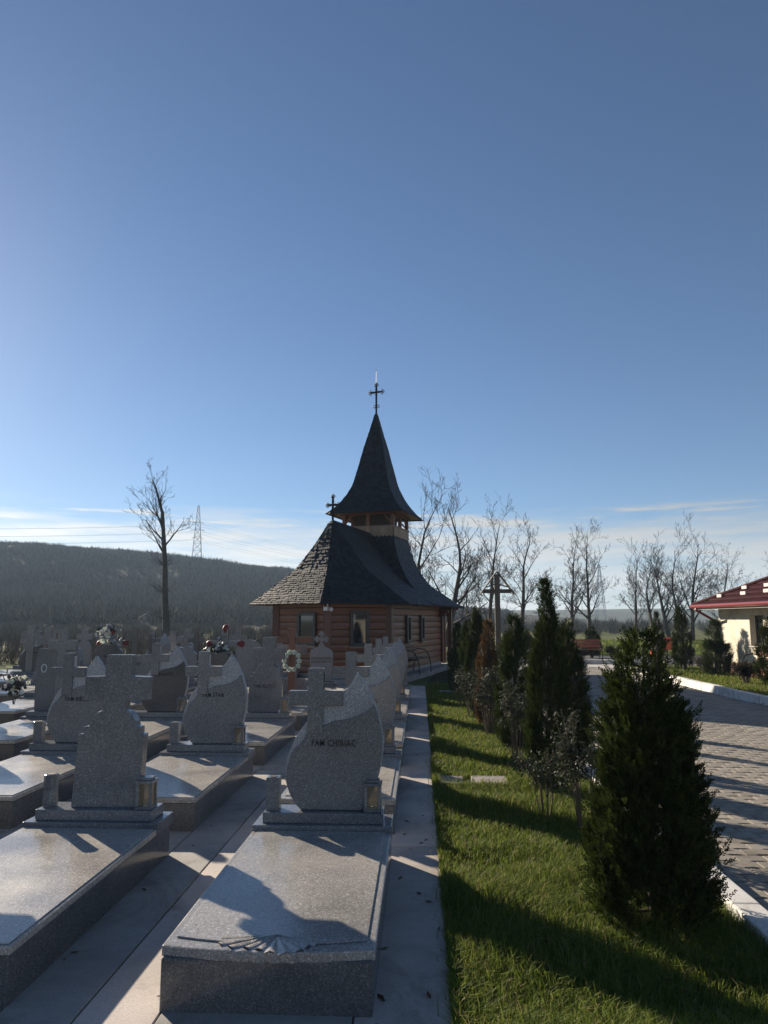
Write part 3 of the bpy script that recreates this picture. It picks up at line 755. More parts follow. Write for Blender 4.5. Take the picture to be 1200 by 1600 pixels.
def trefoil_cross(mat, s=1.0):
    mb = MB(); t_ = 0.03 * s
    mb.prism(latin(-0.03 * s, 0.03 * s, 0.26 * s, -0.105 * s, 0.105 * s, 0.13 * s, 0.19 * s, -0.01), 0.01, 0.06)
    for i, (cx, cz) in enumerate([(0, .29), (-.035, .262), (.035, .262), (-.135, .16), (-.108, .195), (-.108, .125), (.135, .16), (.108, .195), (.108, .125)]):
        e_ = 0.0009 * (i + 1)
        mb.prism([(cx * s + 0.036 * s * math.cos(k * math.pi / 6), cz * s + 0.036 * s * math.sin(k * math.pi / 6)) for k in range(12)], 0.01 - e_, 0.06 + e_)
    mb.prism([(-0.09 * s, -0.01), (0.09 * s, -0.01), (0.04 * s, 0.08 * s), (-0.04 * s, 0.08 * s)], 0.008, 0.062)
    return mb.mesh('cross', M[mat])
def simple_cross(mat, h, aw, az, t=0.055, zb=0.0, d=0.05):
    return MB().prism(latin(-t, t, h, -aw, aw, az - t, az + t, zb), 0.0, d).mesh('cross', M[mat], 0.005, 1)
def base_mesh(): return MB().box(-0.455, 0.455, 0.012, 2.10, -0.02, 0.211).mesh('tomb_base', M['granite_base_shaded'], 0.006, 1)
def cover_mesh(): return MB().box(-HW, HW, 0, 1.80, 0.212, 0.25).mesh('cover_slab', M['granite_cover_sunlit'], 0.009, 2)
def cover_plain(): return MB().prismz([(-0.448, 0.018), (0.448, 0.018), (0.448, 1.79), (-0.448, 1.79)], 0.2505, 0.256).mesh('polished_panel', M['granite_cover_sunlit'], 0.002, 1)
def shell_cover():
    """cover slab with a bowed, fluted front edge"""
    fr = []
    for k in range(41):
        x = -HW + 2 * HW * k / 40
        bow = 0.045 * (1 - (x / HW) ** 2)
        wav = 0.008 * math.cos(k * 1.9) if 13 <= k <= 27 else 0
        fr.append((x, 0.045 - bow + wav))
    return MB().prismz(fr + [(HW, 1.80), (-HW, 1.80)], 0.205, 0.25).mesh('cover_slab', M['granite_cover_sunlit'], 0.008, 2)
def shell_panel():
    fr = [(-0.425 + 0.85 * k / 30, 0.125 - 0.055 * (1 - ((-0.425 + 0.85 * k / 30) / 0.425) ** 2)) for k in range(31)]
    fr = [p for p in fr if abs(p[0] - 0.02) > 0.15]
    left = [p for p in fr if p[0] < 0]; right = [p for p in fr if p[0] > 0]
    return MB().prismz(left + [(0.02, 0.165)] + right + [(0.425, 1.79), (-0.425, 1.79)], 0.2505, 0.257).mesh('polished_panel', M['granite_cover_sunlit'], 0.0025, 1)
def fan_mesh():
    mb = MB(); c = (0.02, 0.155)
    for k in range(11):
        t = R(196 + (344 - 196) * k / 10); t2 = R(7.0); ln = 0.165 + 0.02 * math.sin(k * 1.3)
        e = lambda a, r_: (c[0] + 1.45 * r_ * math.cos(a), c[1] + r_ * 0.95 * math.sin(a))
        a0, a1, am = e(t - t2, ln), e(t + t2, ln), e(t, ln * 1.05)
        mb.add([(*c, 0.2515), (*a0, 0.247), (*am, 0.262), (*a1, 0.247), (c[0] + 0.4 * (am[0] - c[0]), c[1] + 0.4 * (am[1] - c[1]), 0.2605)], [(0, 1, 4), (0, 4, 3), (4, 1, 2), (4, 2, 3)])
    return mb.mesh('shell_relief', M['granite_cover_sunlit'], 0, 1, True)
def plate_mesh(): return MB().box(-HW - 0.004, HW + 0.004, 1.801, 2.13, 0.213, 0.285).mesh('plinth_plate', M['granite'], 0.006, 2)
def plinth_mesh(): return MB().box(-0.41, 0.41, 1.85, 2.08, 0.2855, ZS).mesh('plinth', M['granite'], 0.006, 2)

def vase_thing(loc, label, kind=0):
    def mk():
        mb = MB()
        pr_ = [[(0.045, 0), (0.046, 0.03), (0.044, 0.12), (0.046, 0.21), (0.042, 0.215)], [(0.046, 0), (0.050, 0.035), (0.043, 0.11), (0.047, 0.21), (0.044, 0.216)]][kind]
        n_ = 8 if kind else 4; v = []; f = []
        for r_, z_ in pr_:
            for k in range(n_):
                t = (k + 0.5) / n_ * 2 * math.pi; rr_ = r_ / math.cos(math.pi / n_); v.append((rr_ * math.cos(t), rr_ * math.sin(t), z_))
        for i in range(len(pr_) - 1):
            for k in range(n_): f.append((i * n_ + k, i * n_ + (k + 1) % n_, (i + 1) * n_ + (k + 1) % n_, (i + 1) * n_ + k))
        f.append(tuple(range((len(pr_) - 1) * n_, len(pr_) * n_)))
        mb.add(v, f); return mb.mesh('vase_body', M['granite'], 0.003, 1)
    t = empty('grave_vase', loc); tag(t, label, 'vase', 'granite vases on the tombs')
    inst('vase_body', cached(('vase', kind), mk), t)
    inst('bore_shade_disc', cached(('bore_shade_disc', kind), lambda: MB().prismz([(0.027 * math.cos(k * math.pi / 8), 0.027 * math.sin(k * math.pi / 8)) for k in range(16)], 0.2, 0.2185).mesh('bore_shade_disc', M['hole_shade'])), t)  # dark disc on the solid vase top, painting the shade of a bore
    return t
def lantern_thing(loc, label, detail=True):
    t = empty('grave_lantern', loc); tag(t, label, 'lantern', 'granite lanterns on the tombs')
    inst('base', cached('lb', lambda: MB().box(-0.06, 0.06, -0.06, 0.06, 0, 0.02).mesh('base', M['granite'], 0.003, 1)), t)
    pm_ = cached('lp', lambda: MB().box(-0.011, 0.011, -0.011, 0.011, 0.0205, 0.168).mesh('corner_post', M['granite'], 0.002, 1))
    for sx in (-1, 1):
        for sy in (-1, 1): inst('corner_post', pm_, t, (sx * 0.045, sy * 0.045, 0))
    cap = inst('cap', cached('lc', lambda: MB().box(-0.062, 0.062, -0.062, 0.062, 0.1685, 0.190).mesh('cap', M['granite'], 0.003, 1)), t)
    inst('finial', cached('lf', lambda: MB().box(-0.045, 0.045, -0.045, 0.045, 0.1905, 0.208).mesh('finial', M['granite'], 0.003, 1)), cap)
    gm = cached('lg', lambda: MB().box(-0.0335, 0.0335, -0.002, 0.002, 0.021, 0.168).mesh('pane', M['lglass']))
    for k in range(4):
        a = k * math.pi / 2; inst('pane', gm, t, (0.047 * math.sin(a), -0.047 * math.cos(a), 0), a)
    return t
def flowers(name, loc, r, label, cats, cat='flowers', group=None, seed=0, n_=26, stem=0.0):
    """bunch of blossoms: every blossom a ring of petals; leaves between"""
    q = random.Random(seed); t = empty(name, loc); tag(t, label, cat, group)
    mats = {}
    for k in range(n_):
        c = Vector((q.gauss(0, 0.45), q.gauss(0, 0.35), q.gauss(0, 0.4))) * r; mt = q.choice(cats)
        mb = mats.setdefault(mt, MB()); pr_ = r * q.uniform(0.16, 0.28); ax = Vector((q.uniform(-1, 1), q.uniform(-1.4, 0.2), q.uniform(-0.3, 1))).normalized()
        u = ax.orthogonal().normalized(); w = ax.cross(u)
        for j in range(6):
            a = j / 6 * 2 * math.pi; dr = u * math.cos(a) + w * math.sin(a); sd_ = ax.cross(dr)
            p0 = c; p1 = c + dr * pr_ * 0.6 + sd_ * pr_ * 0.38 + ax * pr_ * 0.15; p2 = c + dr * pr_ + ax * pr_ * 0.35; p3 = c + dr * pr_ * 0.6 - sd_ * pr_ * 0.38 + ax * pr_ * 0.15
            mb.add([p0, p1, p2, p3], [(0, 1, 2, 3)])
    for mt, mb in mats.items():
        mb.build('leaves' if 'leaf' in mt else 'blossoms', M[mt], t)
    if stem:
        sm = MB()
        for k in range(5): a = k * 1.3; sm.tube([(0.01 * math.cos(a), 0.01 * math.sin(a), -stem), (r * 0.3 * math.cos(a), r * 0.3 * math.sin(a), 0)], 0.004, 4)
        sm.build('stems', M['rose_stem'], t)
    return t
def wreath(loc, r, label, leaf, bloom, seed=0, tilt=0.0):
    q = random.Random(seed); t = empty('funeral_wreath', loc); tag(t, label, 'wreath', 'wreaths hung on the crosses')
    ring = MB().tube([(r * math.cos(k * math.pi / 10), 0.0, r * 1.12 * math.sin(k * math.pi / 10)) for k in range(21)], r * 0.16, 6, False); ring.build('ring', M['leaf_dark'], t)
    lf = MB(); bl = MB()
    for k in range(150):
        a = q.uniform(0, 6.283); c = Vector((r * math.cos(a), -r * 0.1, r * 1.12 * math.sin(a))) + Vector((q.gauss(0, 1), q.gauss(0, 0.7), q.gauss(0, 1))) * r * 0.14
        d = Vector((q.uniform(-1, 1), q.uniform(-1, 0.1), q.uniform(-1, 1))).normalized() * r * 0.2; s_ = d.orthogonal().normalized() * r * 0.07
        lf.add([c, c + d * 0.5 + s_, c + d, c + d * 0.5 - s_], [(0, 1, 2, 3)])
    for k in range(10):
        a = k / 10 * 6.283; c = Vector((r * q.uniform(0.85, 1.05) * math.cos(a), -r * 0.24, r * 1.12 * math.sin(a)))
        for ring_ in range(3):
            for j in range(7):
                b2 = (j + ring_ * 0.5) / 7 * 6.283; rr_ = r * (0.36 - 0.10 * ring_); dr = Vector((math.cos(b2), 0, math.sin(b2))); sd_ = Vector((-math.sin(b2), 0, math.cos(b2)))
                p0 = c + Vector((0, -0.04 * r * ring_, 0)); up = Vector((0, -r * (0.03 + 0.06 * ring_), 0))
                bl.add([p0, p0 + dr * rr_ * 0.7 + sd_ * rr_ * 0.45 + up, p0 + dr * rr_ + up * 1.3, p0 + dr * rr_ * 0.7 - sd_ * rr_ * 0.45 + up], [(0, 1, 2, 3)])
    lf.build('leaves', M[leaf], t); bl.build('blossoms', M[bloom], t)
    return t

def tomb(col, row, kind, label, text=None, mat='granite', dx=0.0, dy=0.0, sub=None, vase=1, lamp=1, cover='plain', sx=1.0, sz=1.0, stone_dx=0.05, who='', tsize=0.054, tpos=None):
    x, y = GX[col] + dx, GY0 + GDY * row + dy
    t = empty('tomb', (x, y, 0)); tag(t, label, 'tomb', 'granite tombs in rows')
    inst('tomb_base', cached('base', base_mesh), t)
    if cover == 'shell':
        cs_ = inst('cover_slab', cached('scover', shell_cover), t); inst('polished_panel', cached('spanel', shell_panel), cs_); inst('shell_relief', cached('fan', fan_mesh), cs_)
    else:
        cs_ = inst('cover_slab', cached('cover', cover_mesh), t); inst('polished_panel', cached('panel', cover_plain), cs_)
    inst('plinth_plate', cached('plate', plate_mesh), t); inst('plinth', cached('plinth', plinth_mesh), t)
    L_ = (stone_dx, 1.93, ZS + 0.0005)
    tx = lambda z, yy, s_: None
    fy = -0.0105
    if kind == 'flame':
        hs = inst('headstone', cached('fb', flame_back), t, L_)
        if mat == 'granite_dark': inst('polished_face', cached('ffd', flame_front_dark), hs)
        else: inst('polished_face', cached('ff', flame_front), hs)
        inst('cross', cached('fc', flame_cross), hs); tz, fy = 0.46, -0.0135
    elif kind == 'shoulder':
        hs = inst('headstone', cached(('sh', mat), lambda: shoulder_stone(mat)), t, L_); tz = 0.40; fy = -0.0115
    elif kind == 'wavy':
        hs = inst('headstone', cached(('wv', mat), lambda: wavy_stone(mat)), t, L_); tz = 0.47; fy = -0.0015
    elif kind == 'flat':
        hs = inst('headstone', cached(('fl', mat), lambda: flat_stone(mat)), t, L_); tz = 0.48; fy = -0.0015
    elif kind == 'round':
        hs = inst('headstone', cached(('rd', mat), lambda: round_stone(mat)), t, L_); tz = 0.5; fy = -0.0015
    elif kind == 'trefoil':
        hs = inst('headstone', cached(('rd', mat), lambda: round_stone(mat)), t, L_)
        inst('cross', cached(('tf', mat), lambda: trefoil_cross(mat)), hs, (0, 0, 0.72)); tz = 0.44; fy = -0.0015
    elif kind == 'cross':
        hs = inst('headstone', cached(('sc', mat), lambda: MB().prism(latin(-0.075, 0.075, 1.06, -0.25, 0.25, 0.70, 0.86, 0), 0, 0.08).prism([(-0.3, 0.0), (0.3, 0.0), (0.22, 0.26), (-0.22, 0.26)], 0.003, 0.083).mesh('headstone', M[mat], 0.0)), t, L_); tz = 0.15; fy = -0.0015
    elif kind == 'pillar':
        hs = inst('headstone', cached(('pl', mat), lambda: flat_stone(mat, 0.33, 0.88)), t, L_)
        inst('cross', cached(('plc', mat), lambda: MB().prism(latin(-0.07, 0.07, 1.16, -0.2, 0.2, 0.86, 1.0, 0.0), -0.04, 0.055).mesh('cross', M['granite'], 0.005, 1)), hs, (0.06, 0, 0))
        tz = 0.5; fy = -0.0015
    hs.scale = (sx, 1, sz)
    if text:
        for i, ln in enumerate(text.split('\n')):
            s_ = tsize * (1.0 if i == 0 else 0.72)
            px_, pz_ = tpos if tpos else (0.05, tz)
            inst('inscription', text_mesh(ln, s_, M['ink']), hs, (px_, fy, pz_ - i * tsize * 1.05))
    if vase: vase_thing((x - 0.355, y + 1.945, ZS + 0.001), 'granite vase left of %s' % who, vase - 1)
    if lamp: lantern_thing((x + 0.335, y + 1.93, ZS + 0.001), 'granite lantern right of %s' % who)
    return t
# column beside the path
A_T = [('FAM CHIRIAC', 'shell', 'the nearest headstone, lettered FAM CHIRIAC'), ('FAM LUNGU', 'shell', 'the flame headstone whose lettering ends in IGU'),
       ('', 'plain', 'the third flame headstone along the path'), ('', 'plain', 'the fourth flame headstone along the path'), ('', 'plain', 'the flame headstone nearest the chapel bench')]
tomb(0, 0, 'flame', 'grey granite tomb by the path, flame headstone lettered FAM CHIRIAC, fluted cover', 'FAM CHIRIAC', cover='shell', who=A_T[0][2], tpos=(0.012, 0.445), tsize=0.053)
tomb(0, 1, 'flame', 'granite tomb directly behind FAM CHIRIAC, lettering partly hidden to IGU', 'FAM LUNGU', cover='shell', who=A_T[1][2], tpos=(0.045, 0.45), tsize=0.049)
tomb(0, 2, 'flame', 'granite tomb by the path, third flame headstone from the camera', None, who=A_T[2][2])
tomb(0, 3, 'flame', 'granite tomb by the path, fourth flame headstone from the camera', None, who=A_T[3][2])
tomb(0, 4, 'flame', 'granite tomb at the far end of the path row, nearest the chapel bench', None, who=A_T[4][2], sz=0.98)
# second column
tomb(1, 0, 'shoulder', 'large unlettered grey tomb, cross on an arched headstone with stepped shoulders', None, vase=2, who='the large unlettered cross headstone', stone_dx=0.045)
tomb(1, 1, 'flame', 'grey granite tomb with flame headstone lettered FAM STAN', 'FAM STAN', who='the FAM STAN headstone', tpos=(0.0, 0.50), tsize=0.052)
tomb(1, 2, 'shoulder', 'grey tomb with arched cross headstone lettered FAM HLATCU', 'FAM HLATCU', who='the FAM HLATCU headstone', stone_dx=0.04, tpos=(0, 0.36), vase=0)
tomb(1, 3, 'cross', 'low stone cross tomb right behind the brown wooden cross', None, vase=0, lamp=0, sz=0.98, stone_dx=-0.03)
tomb(1, 4, 'trefoil', 'rounded pale headstone with trefoil cross, lettered in two lines, before the chapel', 'GOTOFAN PETRU\nAURELIAN SANDU 1940', mat='granite', vase=0, lamp=0, sx=0.92, sz=1.0, tpos=(0, 0.47), tsize=0.064, stone_dx=0.14)
# third column
tomb(2, 0, 'shoulder', 'tomb just outside the left edge, only its shadow falls into view', None, vase=0, lamp=0)
tomb(2, 1, 'flame', 'grey tomb with flame headstone lettered FAM BIRZU', 'FAM BIRZU', who='the FAM BIRZU headstone', tpos=(0.0, 0.46), tsize=0.056, sz=0.98)
tomb(2, 2, 'flame', 'tomb with darker flame headstone lettered FAM SANDU', 'FAM SANDU', mat='granite_dark', vase=0, who='the dark FAM SANDU headstone', tpos=(0.01, 0.52))
tomb(2, 3, 'wavy', 'dark headstone with wavy top behind FAM STAN', None, mat='granite_dark', vase=0, lamp=0)
tomb(2, 4, 'round', 'plain round topped headstone behind FAM HLATCU, far third column', None, mat='granite', vase=0, lamp=0, sz=1.2)
# further columns to the left
tomb(3, 1, 'flat', 'tomb at the left edge beside FAM BIRZU, mostly out of view', None, vase=0, lamp=0)
d2_ = tomb(3, 2, 'pillar', 'tall slab headstone with long upright beam and pale ring emblem', None, vase=0, who='the slab headstone with the ring emblem', stone_dx=-0.02)
hs_ = [c for c in d2_.children if c.name.startswith('headstone')][0]
MB().tube([(-0.20 + 0.038 * math.cos(k * math.pi / 10), -0.004, 0.60 + 0.055 * math.sin(k * math.pi / 10)) for k in range(21)], 0.008, 5, False).build('ring_emblem', M['white_ink'], hs_)
tomb(3, 3, 'flat', 'wide flat topped headstone with small faint lettering between BIRZU and SANDU', 'SULICHI', vase=0, lamp=0, tpos=(0, 0.5), tsize=0.075)
tomb(3, 4, 'wavy', 'grey wavy topped headstone lettered LAZAR', 'LAZAR', vase=0, lamp=0, tpos=(-0.03, 0.48), tsize=0.075, mat='granite')
tomb(4, 2, 'shoulder', 'tomb cover at the far left edge, in front of the dark reddish cross', None, vase=0, lamp=0)
tomb(4, 3, 'cross', 'reddish granite cross tomb left of the FAM BIRZU cross', None, mat='granite_red', vase=0, lamp=0, stone_dx=0.15)
tomb(4, 4, 'wavy', 'dark rock shaped headstone below the white flower wreath', 'ARDEL', mat='granite_dark', vase=0, lamp=0, tsize=0.08, stone_dx=-0.1, sz=1.08)
tomb(5, 3, 'shoulder', 'tomb at the left edge beyond the flower pot', None, vase=0, lamp=0)
tomb(5, 4, 'cross', 'tall pale stone cross tomb rising behind the ring emblem', None, mat='granite', vase=0, lamp=0, sz=1.06)
tomb(6, 4, 'cross', 'far left tomb with sunlit cover at the picture edge', None, vase=0, lamp=0)
R5 = 0.12
tomb(6, 5, 'flame', 'small far flame headstone with dark face at the left edge', 'FAM MARIN', mat='granite_dark', vase=0, lamp=0, dx=-0.25)
tomb(5, 5, 'shoulder', 'far pale arched cross headstone right of the reddish cross', 'FAM ILIE', mat='granite', vase=0, lamp=0, dx=0.1)
tomb(4, 5, 'flame', 'far flame headstone with small cross behind FAM SANDU', None, vase=0, lamp=0, sz=1.04)
tomb(3, 5, 'wavy', 'far wavy headstone behind LAZAR and the dark rock', None, vase=0, lamp=0)
tomb(2, 5, 'round', 'far rounded tomb left of the chapel corner', None, vase=0, lamp=0, sz=1.1)
tomb(7, 5, 'cross', 'farthest left stone cross tomb in the last row', None, vase=0, lamp=0)

for (c_, r_, k_, m_, l_, kw) in [
    (3, 6, 'cross', 'granite', 'last row stone cross tomb behind the wreathed capped cross', {}), (4, 6, 'shoulder', 'granite', 'last row arched cross tomb left of the tall bare tree trunk', {}),
    (5, 6, 'cross', 'granite_dark', 'last row dark cross tomb below the white flower bunch', {}), (6, 6, 'shoulder', 'granite', 'last row pale arched cross tomb, far left', {}),
    (7, 6, 'cross', 'granite', 'last row stone cross tomb at the left picture edge', {}), (2, 6, 'round', 'granite', 'last row round headstone just left of the chapel', {}), (8, 6, 'flat', 'granite', 'leftmost tomb of the last row', {})]:
    if c_ < len(GX) or True:
        if c_ >= len(GX): GX.append(GX[-1] - 1.5)
        tomb(c_, r_, k_, l_, None, mat=m_, vase=0, lamp=0, dy=-0.35, **kw)
# crosses that stand free
def wood_cross(name, loc, h, aw, az, t, label, mat, rz=0.0, caps=False, group=None):
    o = empty(name, loc, rz); tag(o, label, 'cross', group)
    MB().box(-t, t, -t * 0.7, t * 0.7, -0.1, h).build('post', M[mat], o, 0.006, 1)
    for s_ in (-1, 1):
        MB().box(*sorted((s_ * (t + 0.001), s_ * aw)), -t * 0.7, t * 0.7, az - t, az + t).build('arm', M[mat], o, 0.006, 1)
    if caps:
        for x, z, dx, dz in ((-aw, az, -1, 0), (aw, az, 1, 0), (0, h, 0, 1)):
            c = MB()
            c.blob((x - dx * 0.02, 0, z - dz * 0.02), (t * (1.12 + 0.5 * abs(dx)), t * 0.95, t * (1.12 + 0.5 * abs(dz))), 2, 8, 6, 0.05); c.build('red_cap', M['redcap'], o)
    return o
wood_cross('wooden_grave_cross', (-2.22, 12.9, 0), 1.50, 0.36, 1.30, 0.055, 'brown wooden cross carrying a pale rose wreath, before the chapel', 'cross_brown')
wreath((-2.20, 12.80, 0.95), 0.135, 'wreath of pale green white roses on the brown wooden cross', 'leaf_dark', 'flower_white', 4)
wood_cross('capped_grave_cross', (-3.66, 13.9, 0), 1.48, 0.30, 1.20, 0.06, 'grey cross with red caps behind FAM STAN, wreath hung on it', 'granite', caps=True, group='crosses with red caps')
flowers('funeral_wreath', (-3.74, 13.76, 1.02), 0.25, 'dark silvery flower spray on the red capped cross behind FAM STAN', ['leaf_dark', 'leaf_dark', 'leaf_silver', 'leaf_silver', 'flower_white'], 'wreath', 'wreaths hung on the crosses', 9, 130)
wood_cross('capped_grave_cross', (-6.95, 16.6, 0), 1.36, 0.30, 1.12, 0.06, 'grey cross with red capped arm under the white flower bunch', 'granite', caps=True, group='crosses with red caps')
flowers('funeral_flowers', (-7.0, 16.45, 1.33), 0.24, 'bunch of white flowers on top of the far left capped cross', ['leaf_silver', 'leaf_dark', 'flower_white', 'leaf_silver'], seed=5, n_=70)
wood_cross('stone_grave_cross', (-5.45, 18.0, 0), 1.36, 0.20, 1.16, 0.055, 'slim dark stone cross between LAZAR and the red capped cross', 'granite_dark')
wood_cross('stone_grave_cross', (-6.70, 18.3, 0), 1.28, 0.12, 1.13, 0.04, 'small dark cross just above the FAM SANDU cross', 'granite_dark')
wood_cross('stone_grave_cross', (-6.35, 19.0, 0), 1.36, 0.26, 1.13, 0.085, 'stout stone cross in front of the tall bare tree', 'granite')
wood_cross('stone_grave_cross', (-8.6, 17.2, 0), 1.40, 0.14, 1.1, 0.06, 'stone cross half hidden beside the reddish cross, far left', 'granite')
wood_cross('stone_grave_cross', (-9.9, 18.6, 0), 1.5, 0.24, 1.26, 0.09, 'tall far stone cross left of the reddish cross', 'granite')
# flower pots and candles
flowers('flower_pot', (-5.95, 10.8, 0.72), 0.20, 'dark pot plant with pale flowers at the left edge beside the ring emblem', ['leaf_dark', 'leaf_dark', 'leaf_silver', 'flower_white'], seed=11, n_=70, stem=0.3)
flowers('flower_bunch', (-4.12, 12.0, 0.52), 0.13, 'yellowish dried flowers left of the FAM STAN stone', ['flower_yellow', 'leaf_dark'], seed=12, n_=40, stem=0.25)
flowers('flower_bunch', (-4.25, 12.6, 1.02), 0.075, 'small pink flowers beside LAZAR', ['flower_pink', 'flower_white'], seed=13, n_=24, stem=0.4)
flowers('flower_bunch', (-2.66, 12.5, 0.62), 0.13, 'dark foliage tuft between FAM HLATCU and the brown cross', ['leaf_dark', 'leaf_silver', 'flower_yellow'], seed=14, n_=40, stem=0.35)
def jar(loc, label, mat='amber', r=0.05, h=0.13):
    t = empty('candle_jar', loc); tag(t, label, 'candle', 'grave candles')
    MB().tube([(0, 0, 0), (0, 0, 0.01), (0, 0, h * 0.7), (0, 0, h * 0.8)], [r * 0.8, r, r, r * 0.8], 12).build('jar', M[mat], t)
    MB().tube([(0, 0, h * 0.8 + 0.001), (0, 0, h * 0.9), (0, 0, h)], [r * 0.9, r * 0.9, r * 0.4], 12).build('lid', M['iron'], t)
jar((-5.62, 9.7, 0.257), 'dark amber candle jar on the tomb at the left edge', r=0.07, h=0.2)
jar((-1.88, 13.9, 0.36), 'small bluish white candle jar behind the FAM CHIRIAC cross', 'white_plastic', 0.045, 0.11)
jar((-1.98, 10.62, 0.29), 'white candle jar beside FAM HLATCU', 'white_plastic', 0.045, 0.14)

# ------------------------------------------------------------------ bare trees
def seg_mesh(name, segs, mat, sides):
    """tapered prisms from (p0, p1, r0, r1) rows"""
    S = np.array(segs, dtype=np.float64); p0, p1, r0, r1 = S[:, 0:3], S[:, 3:6], S[:, 6:7], S[:, 7:8]
    d = p1 - p0; d /= np.linalg.norm(d, axis=1, keepdims=True) + 1e-9
    ref = np.where(np.abs(d[:, 2:3]) > 0.9, np.array([[1.0, 0, 0]]), np.array([[0, 0, 1.0]]))
    u = np.cross(d, ref); u /= np.linalg.norm(u, axis=1, keepdims=True) + 1e-9; w = np.cross(d, u)
    V = []
    for P, r_ in ((p0, r0), (p1 + d * r1 * 0.3, r1)):
        for k in range(sides):
            t = 2 * math.pi * k / sides; V.append(P + (u * math.cos(t) + w * math.sin(t)) * r_)
    V = np.stack(V, 1); n_ = len(S); b0 = (np.arange(n_) * 2 * sides)[:, None]
    F = np.concatenate([np.concatenate([b0 + k, b0 + (k + 1) % sides, b0 + sides + (k + 1) % sides, b0 + sides + k], 1) for k in range(sides)])
    return mesh_np(name, V.reshape(-1, 3), F, mat, sides > 4)
def bare_tree(name, base, height, label, seed, lean=(0, 0), r0=0.2, fork=0.35, up=0.45, spread=0.9, levels=4, nb=(7, 5, 5, 4), group=None, ratio=0.62, mint=0.012, side_twigs=0, tl=0.62):
    q = random.Random(seed); trunk, br = [], []
    def grow(p, d, ln, r_, lv):
        ns = max(3, int(5 - lv * 0.5)); pts = [p.copy()]; dirs = [d.copy()]; rads = [r_]
        for i in range(ns):
            wob = 0.06 if lv == 0 else 0.16 + 0.03 * lv
            d = (d + Vector((q.uniform(-1, 1), q.uniform(-1, 1), q.uniform(-0.6, 0.9))) * wob + Vector((0, 0, 0.06 * lv * up))).normalized()
            p = p + d * ln / ns; pts.append(p.copy()); dirs.append(d.copy())
            rads.append(max(mint * 0.6, r_ * (1 - (0.55 if lv == 0 else 0.75) * (i + 1) / ns)))
            (trunk if lv == 0 else br).append((*pts[-2], *pts[-1], rads[-2], rads[-1]))
        if lv >= levels: return
        cnt = nb[min(lv, len(nb) - 1)]
        for k in range(cnt):
            f = (fork + (1 - fork) * (k + q.random()) / cnt) if lv == 0 else 0.2 + 0.8 * (k + q.random()) / cnt
            x = min(f, 0.999) * ns; i = int(x); pp = pts[i].lerp(pts[i + 1], x - i); dd = dirs[i + 1]
            a = q.uniform(0, 6.283); s_ = dd.orthogonal().normalized(); s_ = (s_ * math.cos(a) + dd.cross(s_) * math.sin(a))
            nd = (dd * (0.75 + 0.25 * f) + s_ * spread * q.uniform(0.55, 1.1) + Vector((0, 0, up * 0.5))).normalized()
            rr_ = (rads[i] + (rads[i + 1] - rads[i]) * (x - i)) * q.uniform(0.42, 0.62)
            grow(pp, nd, ln * (ratio if lv == 0 else 0.62) * q.uniform(0.6, 1.1) * (1.1 - 0.35 * f if lv == 0 else 0.95), max(rr_, mint * (1 if lv < 3 else 0.8)), lv + 1)
    d0 = Vector((lean[0], lean[1], 1)).normalized()
    grow(Vector((0, 0, -0.1)), d0, height * tl, r0, 0)
    # leading shoot continues the trunk
    top = Vector(trunk[-1][3:6]); grow(top, (d0 + Vector((q.uniform(-.2, .2), q.uniform(-.2, .2), 0.3))).normalized(), height * (0.98 - tl), trunk[-1][7], 1)
    for k in range(side_twigs):
        f = q.uniform(0.08, 0.8); i = int(f * len(trunk)); pp = Vector(trunk[i][0:3]); a = q.uniform(0, 6.283)
        grow(pp, Vector((math.cos(a), math.sin(a), q.uniform(-0.1, 0.7))).normalized(), height * q.uniform(0.05, 0.11), mint * 1.6, max(levels - 1, 2))
    t = empty(name, base); tag(t, label, 'tree', group)
    inst('trunk', seg_mesh('trunk', trunk, M['bark'], 8), t); inst('crown', seg_mesh('crown', br, M['twig'], 3), t)
    return t
bare_tree('bare_tree', (-17.2, 50, -0.1), 11.9, 'tall slender bare tree standing alone before the hill, left', 21, (-0.035, 0), 0.27, 0.62, 0.32, 1.0, 5, (8, 4, 3, 3, 2), None, 0.33, 0.012, 70, 0.78)
def px_at(x, Y): return (x - 656) / F_PX * Y
G_T = 'bare trees behind the chapel and yard'
